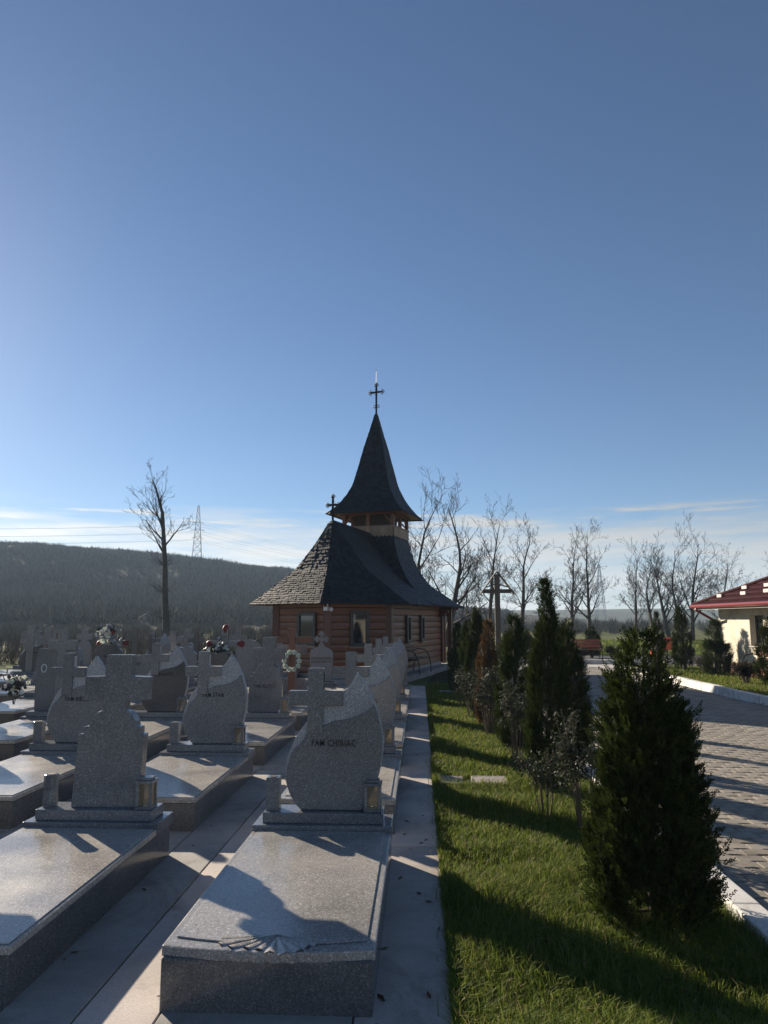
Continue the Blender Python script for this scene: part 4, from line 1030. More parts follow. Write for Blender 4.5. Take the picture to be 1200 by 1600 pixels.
for k, (bx, Y, h, ln, r0, fk, sp_, lab, sd, nb_) in enumerate([
    (668, 46, 9.0, (-0.05, 0.0), 0.24, 0.22, 1.0, 'bare tree rising right behind the chapel roof, wide dense crown', 31, (9, 6, 5, 4)),
    (694, 47, 9.0, (0.26, 0.0), 0.26, 0.25, 1.0, 'thick bare tree leaning right beside the chapel roof edge', 32, (9, 6, 5, 4)),
    (762, 52, 9.6, (0.05, 0.0), 0.20, 0.25, 0.9, 'bare tree directly behind the roofed wooden cross', 33, (8, 6, 5, 4)),
    (812, 54, 9.2, (0.0, 0.0), 0.22, 0.34, 1.0, 'bare tree with straight trunk right of the roofed wooden cross', 34, (8, 6, 5, 4)),
    (888, 60, 8.6, (-0.02, 0.0), 0.20, 0.28, 0.95, 'bare tree, left of the pair above the double thuja', 35, (8, 6, 5, 4)),
    (914, 60, 9.6, (0.03, 0.0), 0.20, 0.26, 0.9, 'bare tree, right of the pair above the double thuja', 36, (8, 6, 5, 4)),
    (983, 64, 8.4, (0.0, 0.0), 0.18, 0.3, 0.8, 'thin bare tree at the left end of the clump by the bins', 37, (7, 5, 5, 4)),
    (1010, 64, 8.6, (-0.08, 0.0), 0.19, 0.3, 0.8, 'bare tree leaning left in the clump above the bins', 38, (8, 5, 5, 4)),
    (1034, 62, 8.8, (-0.12, 0.0), 0.22, 0.3, 0.85, 'thick bare tree leaning left over the orange bins', 39, (8, 6, 5, 4)),
    (1052, 60, 9.0, (-0.05, 0.0), 0.20, 0.32, 0.85, 'bare tree behind the slim thuja left of the house', 40, (8, 6, 5, 4)),
    (1068, 61, 9.6, (0.02, 0.0), 0.23, 0.3, 0.95, 'tallest bare tree of the right clump, just left of the house roof', 41, (9, 6, 5, 4)),
    (1118, 70, 9.0, (0.0, 0.0), 0.20, 0.25, 1.0, 'round crowned bare tree rising behind the red roof edge', 42, (9, 6, 5, 4)),
    (1186, 80, 8.0, (0.0, 0.0), 0.18, 0.25, 1.0, 'small far bare tree above the red roof at the right edge', 43, (8, 6, 5, 4)),
    (735, 58, 6.5, (-0.05, 0.0), 0.14, 0.2, 1.0, 'low twiggy bare tree between chapel eave and roofed cross', 44, (8, 6, 5, 4)),
]):
    bare_tree('bare_tree', (px_at(bx, Y), Y, -0.05), h * (1.04 if k < 2 else 0.92 if k < 6 else 0.84), lab, sd, ln, r0 * 0.9, fk, 0.30, sp_ * 1.2, 5, (nb_[0] - 1, 5, 4, 3, 3), G_T, 0.70, 0.0115, 8, 0.56)

# scrub wood on the hillside, thousands of bare bushes nobody could count
def scrub_wood(name, fn, n_, az0, az1, y0, y1, hmin, hmax, seed, label, nbr=18, thin=0.026, xf=None, wide=0.52):
    g = np.random.default_rng(seed)
    Y = y0 + (y1 - y0) * g.random(n_) ** 0.8; X = (az0 + (az1 - az0) * g.random(n_)) * Y
    keep = vnoise(X / 16, Y / 22, 9) > 0.06 if xf is None else xf(X, Y)
    X, Y = X[keep], Y[keep]; n_ = len(X); Z = fn(X, Y) - 0.1
    H = (hmin + (hmax - hmin) * g.random(n_)) * (0.6 + 0.8 * vnoise(X / 30, Y / 30, 4))
    B = np.stack([X, Y, Z], 1)[:, None, :] + np.concatenate([g.normal(0, 0.12, (n_, nbr, 2)) * H[:, None, None], np.zeros((n_, nbr, 1))], 2)
    th = g.random((n_, nbr)) * 6.283; hh_ = H[:, None] * (0.55 + 0.4 * g.random((n_, nbr))); rr_ = H[:, None] * wide * np.sqrt(g.random((n_, nbr))); hh_ = hh_ * (1 - 0.45 * (rr_ / (wide * H[:, None])) ** 2)
    T = np.stack([X, Y, Z], 1)[:, None, :] + np.stack([rr_ * np.cos(th), rr_ * np.sin(th), hh_], 2)
    wdt = (thin * H[:, None, None]) * np.stack([np.cos(th + 1.2), np.sin(th + 1.2) * 0.3, np.zeros_like(th)], 2)
    mid = B * 0.35 + T * 0.65; bulge = wdt * 1.5
    V = np.stack([B - wdt * 0.7, B + wdt * 0.7, mid + bulge, T, mid - bulge], 2).reshape(-1, 3)
    b0 = np.arange(n_ * nbr) * 5
    me = mesh_np(name, V, np.concatenate([np.stack([b0, b0 + 1, b0 + 2], 1), np.stack([b0, b0 + 2, b0 + 4], 1), np.stack([b0 + 4, b0 + 2, b0 + 3], 1)]), M['scrub'])
    o = inst(name, me); tag(o, label, 'wood', kind='stuff'); return o
scrub_wood('hillside_wood', hill_h, 15000, -0.72, 0.12, 112, 372, 1.6, 3.6, 3, 'bare scrub wood covering the hazy hillside', nbr=20, thin=0.020, wide=1.05)
scrub_wood('far_scrub', lambda X, Y: 0 * X, 900, -0.05, 0.75, 72, 170, 0.8, 2.4, 5, 'low dry scrub along the foot of the far fields', nbr=36, thin=0.010, xf=lambda X, Y: vnoise(X / 12, Y / 12, 2) > 0.45)
scrub_wood('reed_belt', lambda X, Y: 0 * X, 2600, -0.72, -0.08, 25.5, 118, 0.7, 2.2, 6, 'dry brush and thin saplings at the foot of the hill', nbr=40, thin=0.007, xf=lambda X, Y: vnoise(X / 12, Y / 12, 7) > 0.3)

# ------------------------------------------------------------------ thujas
def thuja_mesh(seed, h, prof, n_spray, nl, leaf, mat, sparse_top=0.0):
    """upright flattened sprays of scale leaves over an uneven column; prof: [(z fraction, radius)]"""
    g = np.random.default_rng(seed); zf = [p[0] for p in prof]; rf = [p[1] for p in prof]
    # upright plumes (branch bundles) make up the column; sprays crowd round each plume
    zz = np.linspace(0, 1, 200); wgt = np.interp(zz, zf, rf) + 0.05 * max(rf); cdf = np.cumsum(wgt); cdf /= cdf[-1]
    npl = max(40, int(n_spray / 60))
    pz = np.interp(g.random(npl), cdf, zz); pth = g.random(npl) * 6.283; plen = 0.07 + 0.13 * g.random(npl); pr2 = 0.55 + 0.42 * np.sqrt(g.random(npl))
    pid = g.integers(0, npl, n_spray); u_ = g.random(n_spray)
    z = np.clip(pz[pid] + plen[pid] * (u_ - 0.35), 0, 1); R_z = np.interp(z, zf, rf)
    sg_ = (0.13 * max(rf) * (1.25 - u_))
    rad = R_z * pr2[pid] * (0.92 + 0.16 * u_)
    px_ = rad * np.cos(pth[pid]) + g.normal(0, 1, n_spray) * sg_; py_ = rad * np.sin(pth[pid]) + g.normal(0, 1, n_spray) * sg_
    fill = g.random(n_spray) < 0.22
    fr_ = R_z * np.sqrt(g.random(n_spray)) * 0.8; ft = g.random(n_spray) * 6.283
    px_ = np.where(fill, fr_ * np.cos(ft), px_); py_ = np.where(fill, fr_ * np.sin(ft), py_)
    th = np.arctan2(py_, px_)
    if sparse_top:
        keep = g.random(n_spray) > sparse_top * smooth(0.62, 0.95, z); z, th, px_, py_ = z[keep], th[keep], px_[keep], py_[keep]; n_spray = len(z)
    base = np.stack([px_, py_, z * h * 0.97], 1)
    out = np.stack([np.cos(th), np.sin(th), np.zeros_like(th)], 1)
    d = out * (0.35 + 0.5 * g.random((n_spray, 1))) + np.array([0, 0, 1.0]) * (0.55 + 0.6 * g.random((n_spray, 1))) + g.normal(0, 0.28, (n_spray, 3))
    d /= np.linalg.norm(d, axis=1, keepdims=True)
    s_ = np.cross(d, g.normal(0, 1, (n_spray, 3))); s_ /= np.linalg.norm(s_, axis=1, keepdims=True) + 1e-9
    L = leaf * 5.0 * (0.7 + 0.7 * g.random(n_spray))
    V = []
    nrm = np.cross(d, s_)
    for k in range(nl):
        f = (k + 0.5) / nl; sg = 1 if k % 2 else -1
        p = base + d * (L * f)[:, None]
        ld = d * 0.75 + s_ * sg * (0.85 - 0.4 * f) + g.normal(0, 0.14, (n_spray, 3)); ln = (leaf * (1.8 - 0.9 * f)) * (0.75 + 0.5 * g.random(n_spray)); wd = leaf * 0.34
        sd_ = np.cross(ld, nrm); sd_ /= np.linalg.norm(sd_, axis=1, keepdims=True) + 1e-9
        e = p + ld * ln[:, None]; m_ = p + ld * (ln * 0.55)[:, None]
        V.append(np.stack([p, m_ + sd_ * wd, e, m_ - sd_ * wd], 1))
    V = np.stack(V, 1).reshape(-1, 3); b0 = np.arange(len(V) // 4) * 4
    return mesh_np('foliage', V, np.stack([b0, b0 + 1, b0 + 2, b0 + 3], 1), mat)
def thuja_wood(seed, h, prof):
    q = random.Random(seed); mb = MB(); mb.tube([(0, 0, -0.05), (0, 0, h * 0.4), (0.01, 0, h * 0.92)], [0.035, 0.022, 0.004], 6)
    for k in range(26):
        z = q.uniform(0.05, 0.85); a = q.uniform(0, 6.283); r_ = np.interp(z, [p[0] for p in prof], [p[1] for p in prof]) * 0.8
        mb.tube([(0, 0, z * h * 0.8), (r_ * 0.6 * math.cos(a), r_ * 0.6 * math.sin(a), z * h * 0.86), (r_ * math.cos(a), r_ * math.sin(a), min(0.97, z + 0.13) * h)], [0.012, 0.008, 0.003], 4)
    return mb.mesh('branches', M['twig'])
COLP = [(0, 0.16), (0.06, 0.21), (0.2, 0.25), (0.4, 0.245), (0.6, 0.20), (0.78, 0.135), (0.92, 0.06), (1, 0.012)]
SLIM = [(0, 0.13), (0.1, 0.18), (0.3, 0.20), (0.5, 0.18), (0.7, 0.125), (0.85, 0.075), (1, 0.01)]
BIG = [(0, 0.20), (0.05, 0.30), (0.18, 0.345), (0.35, 0.325), (0.5, 0.265), (0.66, 0.215), (0.8, 0.175), (0.92, 0.12), (1, 0.03)]
def thuja(base, h, label, fol, wood, scale=(1, 1, 1), rz=0.0, name='thuja'):
    t = empty(name, base, rz); tag(t, label, 'thuja', 'columnar thujas'); t.scale = scale
    inst('foliage', fol, t); inst('branches', wood, t); return t
th_big = thuja_mesh(1, 1.60, BIG, 11500, 14, 0.0135, M['thuja'], 0.7)
thuja((1.255, 4.32, 0), 1.6, 'largest nearest thuja in the foreground grass, sparse at the top', th_big, thuja_wood(1, 1.62, BIG), (0.93, 0.93, 1.0))
th_a = [thuja_mesh(10 + k, 1.0, [(z, r_ / 1.75) for z, r_ in (COLP if k < 2 else SLIM)], 5000, 10, 0.0095, M['thuja']) for k in range(3)]
th_w = [thuja_wood(50 + k, 1.0, [(z, r_ / 1.75) for z, r_ in COLP]) for k in range(3)]
th_br = thuja_mesh(20, 1.0, [(z, r_ / 1.6) for z, r_ in SLIM], 4500, 10, 0.0095, M['thuja_brown'])
th_far = [thuja_mesh(30 + k, 1.0, [(z, r_ / 1.7) for z, r_ in COLP], 2600, 8, 0.013, M['thuja']) for k in range(2)]
th_t2 = thuja_mesh(15, 2.06, [(0, 0.15), (0.08, 0.23), (0.25, 0.265), (0.45, 0.24), (0.6, 0.19), (0.72, 0.13), (0.82, 0.085), (0.92, 0.05), (1, 0.012)], 7500, 12, 0.0135, M['thuja'])
thuja((1.27, 7.55, 0), 2.06, 'second thuja from the camera, tall with a thin pointed tip', th_t2, thuja_wood(15, 2.06, COLP), (0.78, 0.78, 1))
for k, (x, y, h, w, ti, lab, rz) in enumerate([
    (1.60, 8.25, 1.66, 1.5, 0, 'thuja pressed against the right of the tall pointed one', 1.0),
    (1.26, 10.0, 1.70, 1.70, 1, 'broad dark thuja, third along the turf from the camera', 2.1),
    (1.02, 13.6, 1.90, 1.55, 2, 'tall green thuja behind the browned one', 0.4),
    (1.02, 15.8, 1.66, 1.55, 0, 'dark thuja, second before the chapel porch', 3.0),
    (0.90, 17.6, 1.55, 1.55, 1, 'dark slim thuja close to the chapel bench', 4.2),
    (1.16, 27.5, 1.45, 1.4, 2, 'small thuja beyond the chapel porch', 5.2),
    (1.75, 20.5, 1.6, 1.5, 1, 'thuja hidden behind the row, small tip showing', 0.3),
    (4.45, 31.2, 1.25, 1.9, 0, 'small far thuja between the broad thuja and the pointed one', 1.3),
]):
    thuja((x, y, 0), h, lab, th_a[ti], th_w[ti], (w, w, h), rz)
thuja((1.10, 12.1, 0), 1.62, 'thuja with browned reddish foliage in the turf row', th_br, th_w[2], (1.55, 1.55, 1.62), 0.7)
for k, (x, y, z, h, w, ti, lab, rz) in enumerate([
    (8.15, 23.6, 0.1, 1.95, 1.8, 0, 'slim tall thuja on the house lawn beside the bins', 0.2),
    (8.35, 21.6, 0.1, 1.50, 2.3, 1, 'broad thuja in front of the house downpipe', 1.9),
    (8.20, 18.0, 0.1, 1.62, 2.0, 0, 'thuja in front of the house window at the right edge', 2.8),
    (7.25, 23.2, 0.1, 1.75, 1.3, 1, 'narrow thuja half behind the nearest one, by the bins', 3.3),
    (7.55, 33.4, 0.0, 1.35, 2.5, 0, 'squat far thuja beside the red bench', 4.4),
]):
    thuja((x, y, z), h, lab, th_far[ti], th_w[ti], (w, w, h), rz)

# ------------------------------------------------------------------ rose bushes and low shrubs
def rose_bush(base, h, w, label, seed, nst=12, nleaf=220, leaf=0.030, mat='rose', lean=(0, 0), name='rose_bush', cat='rose bush', group='rose bushes between the thujas', hips=True):
    q = random.Random(seed); t = empty(name, base); tag(t, label, cat, group)
    st = MB(); tips = []
    for k in range(nst):
        a = q.uniform(0, 6.283); r_ = w * math.sqrt(q.random()); hh_ = h * q.uniform(0.65, 1.05)
        p = [Vector((0.05 * math.cos(a), 0.05 * math.sin(a), -0.02)), Vector((r_ * 0.45 * math.cos(a), r_ * 0.45 * math.sin(a), hh_ * 0.5)), Vector((r_ * math.cos(a) + lean[0], r_ * math.sin(a) + lean[1], hh_))]
        st.tube(p, [0.007, 0.005, 0.003], 4); tips.append(p)
        for j in range(3):
            f = q.uniform(0.1, 0.9); c = p[1].lerp(p[2], f); e = c + Vector((q.uniform(-1, 1), q.uniform(-1, 1), q.uniform(0.2, 1))) * 0.12 * h
            st.tube([c, e], [0.003, 0.002], 3); tips.append([c, c.lerp(e, 0.5), e])
    st.build('stems', M['rose_stem'], t)
    lf = MB()
    for k in range(nleaf * 5):
        p = q.choice(tips); f = q.random() ** 0.6; c = p[1].lerp(p[2], f) + Vector((q.gauss(0, 1), q.gauss(0, 1), q.gauss(0, 1))) * 0.03
        d = Vector((q.uniform(-1, 1), q.uniform(-1, 1), q.uniform(-0.7, 0.5))).normalized() * leaf * q.uniform(0.7, 1.35); s_ = d.cross(Vector((q.uniform(-.5, .5), q.uniform(-.5, .5), 1))).normalized() * d.length * 0.34; nn = d.cross(s_).normalized() * d.length * 0.10
        lf.add([c, c + d * 0.5 + s_ + nn, c + d, c + d * 0.5 - s_ + nn, c + d * 0.5], [(0, 1, 4), (1, 2, 4), (2, 3, 4), (3, 0, 4)])
    lf.build('leaves', M[mat], t)
    if hips:
        hb = MB()
        for k in range(5): p = q.choice(tips); hb.blob(p[2], (0.012, 0.012, 0.014), k, 6, 4, 0.1)
        hb.build('seed_heads', M['thuja_brown'], t)
    return t
rose_bush((1.30, 6.15, 0), 0.92, 0.30, 'rose bush with long bare stems between the two nearest thujas', 61, 16, 460, 0.030)
rose_bush((1.05, 6.6, 0), 0.55, 0.36, 'low sprawling rose bush leaning over the grass before the pointed thuja', 62, 9, 130, 0.028, lean=(-0.12, 0))
rose_bush((1.12, 8.9, 0), 0.88, 0.26, 'rose bush left of the pointed thuja, glossy leaves', 63, 12, 330, 0.032)
rose_bush((1.0, 11.1, 0), 0.92, 0.28, 'dense rose bush before the browned thuja', 64, 13, 520, 0.034)
rose_bush((0.86, 12.9, 0), 0.80, 0.26, 'rose bush left of the browned thuja', 65, 12, 460, 0.036)
rose_bush((0.80, 14.6, 0), 0.70, 0.24, 'pale leaved rose bush farther along the turf', 66, 11, 360, 0.038)
rose_bush((1.0, 22.6, 0), 0.75, 0.26, 'pale leaved rose bush beside the chapel porch', 67, 10, 260, 0.05)
rose_bush((1.95, 6.9, 0), 0.86, 0.14, 'reddish leaved rose bush showing beside the nearest thuja', 68, 8, 150, 0.028, 'flower_pink')
rose_bush((8.0, 18.9, 0.1), 0.5, 0.34, 'dark rounded shrub on the lawn near the house bench', 71, 40, 1500, 0.04, 'shrub_dark', name='round_shrub', cat='shrub', group='low shrubs on the lawns', hips=False)
rose_bush((8.45, 22.8, 0.1), 0.45, 0.4, 'brownish twiggy shrub between the lawn thujas', 72, 30, 500, 0.04, 'scrub', name='round_shrub', cat='shrub', group='low shrubs on the lawns', hips=False)
rose_bush((6.7, 31.5, 0.0), 0.45, 0.4, 'low shrub in the bed below the far red bench', 73, 25, 700, 0.05, 'shrub_dark', name='round_shrub', cat='shrub', group='low shrubs on the lawns', hips=False)
rose_bush((8.25, 32.6, 0.0), 0.5, 0.4, 'pale low shrub right of the squat far thuja', 74, 25, 500, 0.05, 'rose', name='round_shrub', cat='shrub', group='low shrubs on the lawns', hips=False)

# ------------------------------------------------------------------ turf blades
def grass(name, regions, seed, label, mat='grass', skip=None):
    g = np.random.default_rng(seed); VV = []
    for (x0, x1, y0, y1, dens, hmin, hmax, wd, z0) in regions:
        n_ = int((x1 - x0) * (y1 - y0) * dens); X = x0 + (x1 - x0) * g.random(n_); Y = y0 + (y1 - y0) * g.random(n_)
        cl_ = vnoise(X * 5, Y * 5, seed) ; keep = g.random(n_) < 0.30 + 0.95 * cl_
        if skip is not None: keep &= ~skip(X, Y)
        X, Y, cl_ = X[keep], Y[keep], cl_[keep]; n_ = len(X)
        H = (hmin + (hmax - hmin) * g.random(n_) ** 1.8) * (0.55 + 0.75 * vnoise(X * 2.3, Y * 2.3, seed + 1)); th = g.random(n_) * 6.283; bend = H * (0.25 + 0.75 * g.random(n_))
        dr = np.stack([np.cos(th), np.sin(th), np.zeros(n_)], 1); sd_ = np.stack([-np.sin(th), np.cos(th), np.zeros(n_)], 1) * (wd * (0.7 + 0.6 * g.random(n_)))[:, None]
        b = np.stack([X, Y, np.full(n_, z0)], 1); m1 = b + dr * (bend * 0.25)[:, None] + np.array([0, 0, 1.0]) * (H * 0.6)[:, None]; tp = b + dr * bend[:, None] + np.array([0, 0, 1.0]) * (H * (1.0 - 0.25 * (bend / H)))[:, None]
        VV.append(np.stack([b - sd_, b + sd_, m1 + sd_ * 0.75, tp, m1 - sd_ * 0.75], 1).reshape(-1, 3))
    V = np.concatenate(VV); b0 = np.arange(len(V) // 5) * 5
    o = inst(name, mesh_np(name, V, np.concatenate([np.stack([b0, b0 + 1, b0 + 2], 1), np.stack([b0, b0 + 2, b0 + 4], 1), np.stack([b0 + 4, b0 + 2, b0 + 3], 1)]), M[mat])); tag(o, label, 'grass', kind='stuff')
    return o
stones = lambda X, Y: ((np.abs(Y - 7.94) < 0.16) & (X > 0.2) & (X < 0.86)) | ((np.abs(Y - 17.4) < 0.15) & (X > 0.42) & (X < 0.83))
grass('turf_grass', [(0.13, 1.72, 2.6, 5.2, 26000, 0.025, 0.15, 0.0021, -0.016), (0.13, 1.72, 5.2, 8.0, 18000, 0.025, 0.115, 0.0026, -0.016),
                     (0.13, 1.72, 8.0, 12.5, 9000, 0.025, 0.10, 0.0036, -0.016), (0.13, 1.72, 12.5, 19.5, 4500, 0.03, 0.10, 0.005, -0.016), (0.9, 1.72, 19.5, 26, 1000, 0.03, 0.09, 0.007, -0.016),
                     (0.06, 0.13, 2.6, 9.0, 160, 0.04, 0.12, 0.0022, 0.0), (0.115, 0.17, 2.6, 9.0, 9000, 0.05, 0.15, 0.0022, -0.016)], 8, 'lush green grass growing in the strip between path and kerb', skip=stones)
grass('lawn_grass', [(6.97, 9.0, 14.0, 20.3, 700, 0.03, 0.09, 0.008, 0.10), (6.95, 9.0, 20.3, 26, 450, 0.03, 0.10, 0.010, 0.10), (5.0, 24.0, 36, 62, 22, 0.06, 0.22, 0.03, -0.035)], 9, 'sunlit grass on the house lawn and the field beyond the road')
gk = np.random.default_rng(2)
grass('kerb_weeds', [(6.72, 6.79, 12.5, 19.0, 420, 0.05, 0.16, 0.006, -0.01)], 10, 'dark weeds growing along the foot of the white lawn kerb')

# ------------------------------------------------------------------ house at the right
house = empty('house', (8.93, 22.70, 0)); tag(house, 'cream plastered low house with wine red tiled hip roof, right edge', 'house')
HY = 12.5
wl_ = MB()
# long lit wall with the window opening, and the short far wall
wy0, wy1, wz0, wz1 = -2.86, -2.06, 0.95, 1.76
for (y0, y1, z0, z1) in ((-HY, wy0, 0.42, 2.06), (wy1, 0, 0.42, 2.06), (wy0, wy1, 0.42, wz0), (wy0, wy1, wz1, 2.06)):
    wl_.box(0, 0.3, y0, y1, z0, z1)
wl_.box(0.3, 8.0, -0.3, 0, 0.42, 2.06)
wl_.build('wall', M['plaster'], house)
MB().box(0.012, 8.0, -HY, -0.012, 0.0, 0.42).build('plinth', M['plinth'], house)
wf = MB()
for (y0, y1, z0, z1) in ((wy0, wy0 + 0.07, wz0, wz1), (wy1 - 0.07, wy1, wz0, wz1), (wy0 + 0.07, wy1 - 0.07, wz0, wz0 + 0.07), (wy0 + 0.07, wy1 - 0.07, wz1 - 0.07, wz1), (-2.49, -2.43, wz0 + 0.07, wz1 - 0.07)):
    wf.box(0.15, 0.21, y0, y1, z0, z1)
wo = wf.build('window', M['frame_dark'], house, 0.004, 1)
for y0, y1 in ((wy0 + 0.07, -2.49), (-2.43, wy1 - 0.07)): MB().box(0.175, 0.185, y0, y1, wz0 + 0.07, wz1 - 0.07).build('pane', M['glass'], wo)
MB().box(-0.05, 0.15, wy0 - 0.04, wy1 + 0.04, wz0 - 0.035, wz0 - 0.002).build('sill', M['soffit'], wo, 0.004, 1)
EX, EY, EZ, SL = -0.58, 0.50, 2.06, 0.455
roof_h = empty('roof', (0, 0, 0)); roof_h.parent = house
NC = 12; crs = 4.05 / NC
def course(k):
    """one course of pressed metal tiles on the long slope: waves along Y, a step at its lower edge"""
    x0 = EX + k * crs; x1 = x0 + crs + 0.03; y_hi = EY - k * crs; mb = MB(); v = []; f = []; ys = np.arange(y_hi, -HY, -0.045)
    for j, y in enumerate(ys):
        wv = 0.012 * math.cos(j * 2 * math.pi / 4)
        for (x, dz) in ((x0 - 0.002, -0.012), (x0, 0.020 + wv), (x0 + crs * 0.5, 0.012 + wv), (x1, 0.0 + wv)):
            xx = max(x, EX + (EY - y)) if False else x
            yy = min(y, EY - (x - EX)); v.append((x, yy, EZ + SL * (x - EX) + dz))
    for j in range(len(ys) - 1):
        for i in range(3): a = j * 4 + i; f.append((a, a + 1, a + 5, a + 4))
    return mb.add(v, f)
for k in range(NC): course(k).build('tile_course', M['rooftile'], roof_h, 0, 1, True)
bk = MB(); rx, rz_ = EX + 4.05, EZ + SL * 4.05
bk.add([(EX, EY, EZ), (EX + 8.1, EY, EZ), (rx, EY - 4.05, rz_), (EX + 8.1, -HY, EZ), (rx, -HY, rz_), (EX, -HY, EZ)], [(0, 1, 2), (1, 3, 4, 2), (0, 2, 4, 5)])
for q_ in range(len(bk.v)): bk.v[q_] = (bk.v[q_][0], bk.v[q_][1], bk.v[q_][2] - 0.02)
bk.build('roof_deck', M['rooftile'], roof_h)
MB().tube([(EX, EY, EZ + 0.03), (rx, EY - 4.05, rz_ + 0.05), (rx, -HY, rz_ + 0.05)], 0.06, 8).build('ridge_cap', M['rooftile'], roof_h, 0, 1, True)
for (x, y, z) in [(8.82, 22.28, 2.5), (8.88, 20.8, 2.6), (9.31, 21.7, 2.8), (8.92, 19.5, 2.7), (9.33, 20.35, 2.85), (8.9, 18.2, 2.6), (9.3, 19.0, 2.8)]:
    lx = x - 8.93; ly = y - 22.70
    MB().bar((lx, ly - 0.16, EZ + SL * (lx - EX) + 0.07), (lx, ly + 0.16, EZ + SL * (lx - EX) + 0.07), 0.02, 0.09).build('snow_guard', M['guard'], roof_h)
MB().box(EX + 0.06, 0, -HY, EY - 0.05, EZ - 0.06, EZ - 0.03).box(0, 8.0, 0, EY - 0.06, EZ - 0.061, EZ - 0.031).build('soffit', M['soffit'], house)
MB().box(EX + 0.03, EX + 0.058, -HY, EY - 0.02, EZ - 0.12, EZ - 0.01).build('fascia', M['soffit'], house)
gv = MB(); gv.tube([(EX - 0.03, EY, EZ - 0.02), (EX - 0.03, -HY, EZ - 0.02)], 0.055, 10); gv.tube([(EX - 0.03, EY + 0.03, EZ - 0.02), (EX + 8, EY + 0.03, EZ - 0.02)], 0.055, 10)
gv.build('gutter', M['gutter'], house, 0, 1, True)
MB().tube([(EX - 0.03, 0.1, EZ - 0.06), (EX - 0.02, 0.1, EZ - 0.14), (-0.10, 0.0, EZ - 0.46), (-0.06, -0.02, EZ - 0.56), (-0.06, -0.02, 0.14)], 0.04, 8).build('downpipe', M['gutter'], house, 0, 1, True)

# ------------------------------------------------------------------ benches, bins, roofed cross
def park_bench(loc, rz, ln, label, mat):
    """iron arched side frames, slatted seat and back; local +Y is where the sitter looks"""
    t = empty('park_bench', loc, rz); tag(t, label, 'bench', 'park benches')
    for s_ in (-1, 1):
        x = s_ * ln / 2; mb = MB()
        arc = [(x, -0.28, 0.0), (x, -0.22, 0.40), (x, -0.30, 0.84)]
        mb.tube(arc, 0.014, 6)
        mb.tube([(x, -0.26, 0.62), (x, -0.10, 0.68), (x, 0.08, 0.64), (x, 0.20, 0.50), (x, 0.26, 0.28), (x, 0.27, 0.0)], 0.014, 6)
        mb.tube([(x, -0.22, 0.39), (x, 0.24, 0.40)], 0.012, 6)
        mb.build('side_frame', M['iron'], t, 0, 1, True)
    for k in range(4):
        y = -0.17 + 0.115 * k; MB().box(-ln / 2 - 0.04, ln / 2 + 0.04, y - 0.048, y + 0.048, 0.41, 0.435).build('seat_slat', M[mat], t, 0.005, 1)
    for k in range(3):
        z = 0.50 + 0.12 * k; MB().box(-ln / 2 - 0.04, ln / 2 + 0.04, -0.242 - 0.02 * k, -0.218 - 0.02 * k, z, z + 0.095).build('back_slat', M[mat], t, 0.005, 1)
    return t
park_bench((8.45, 19.0, 0.10), R(90), 1.4, 'red slatted bench with iron frame against the house wall', 'benchred')
park_bench((7.05, 32.3, -0.03), R(180), 1.3, 'far red bench beyond the paved yard, beside a squat thuja', 'benchred')
cb = chapel.matrix_basis @ Vector((2.02, -2.4, 0.12))
park_bench((cb.x, cb.y, 0.12), R(-90) - CH_A, 1.35, 'dark bench with arched iron arms beside the chapel wall', 'log_red')
def bin_thing(loc, zb, h, w, label):
    t = empty('litter_bin', loc); tag(t, label, 'bin', 'orange litter bins')
    poly = [(-w * 0.42, zb), (w * 0.42, zb), (w * 0.5, zb + h * 0.55), (w * 0.5, zb + h * 0.85), (w * 0.36, zb + h), (-w * 0.36, zb + h), (-w * 0.5, zb + h * 0.85), (-w * 0.5, zb + h * 0.55)]
    MB().prism(poly, -w * 0.36, w * 0.36).build('body', M['orange'], t, 0.015, 2)
    MB().box(-w * 0.34, w * 0.34, -w * 0.375, -w * 0.35, zb + h * 0.72, zb + h * 0.84).build('opening_shade', M['hole_shade'], t)  # dark slab on the closed body, painting the shade of the slot
    MB().tube([(0, w * 0.3, -0.05), (0, w * 0.3, zb + h * 0.5)], 0.022, 8).build('post', M['iron'], t)
bin_thing((8.62, 26.5, 0), 0.60, 0.44, 0.30, 'orange litter bin on a post, right of the narrow thuja')
bin_thing((7.62, 24.6, 0.1), 0.28, 0.56, 0.34, 'orange litter bin partly hidden behind the nearest thuja top')
tr = empty('roofed_cross', (3.12, 30.0, 0)); tag(tr, 'tall wooden wayside cross under a small pitched roof beyond the thujas', 'cross')
MB().box(-0.105, 0.105, -0.09, 0.09, -0.1, 3.46).build('post', M['cross_wood'], tr, 0.012, 1)
for s_ in (-1, 1):
    MB().box(*sorted((s_ * 0.106, s_ * 0.56)), -0.07, 0.07, 2.70, 2.86).build('arm', M['cross_wood'], tr, 0.012, 1)
    MB().bar((s_ * 0.0 + s_ * 0.02, 0, 3.56), (s_ * 0.68, 0, 2.66), 0.34, 0.045, (0, 0, 1)).build('roof_board', M['cross_wood'], tr)
    MB().bar((s_ * 0.1, 0, 3.05), (s_ * 0.42, 0, 2.95), 0.05).build('brace', M['cross_wood'], tr)

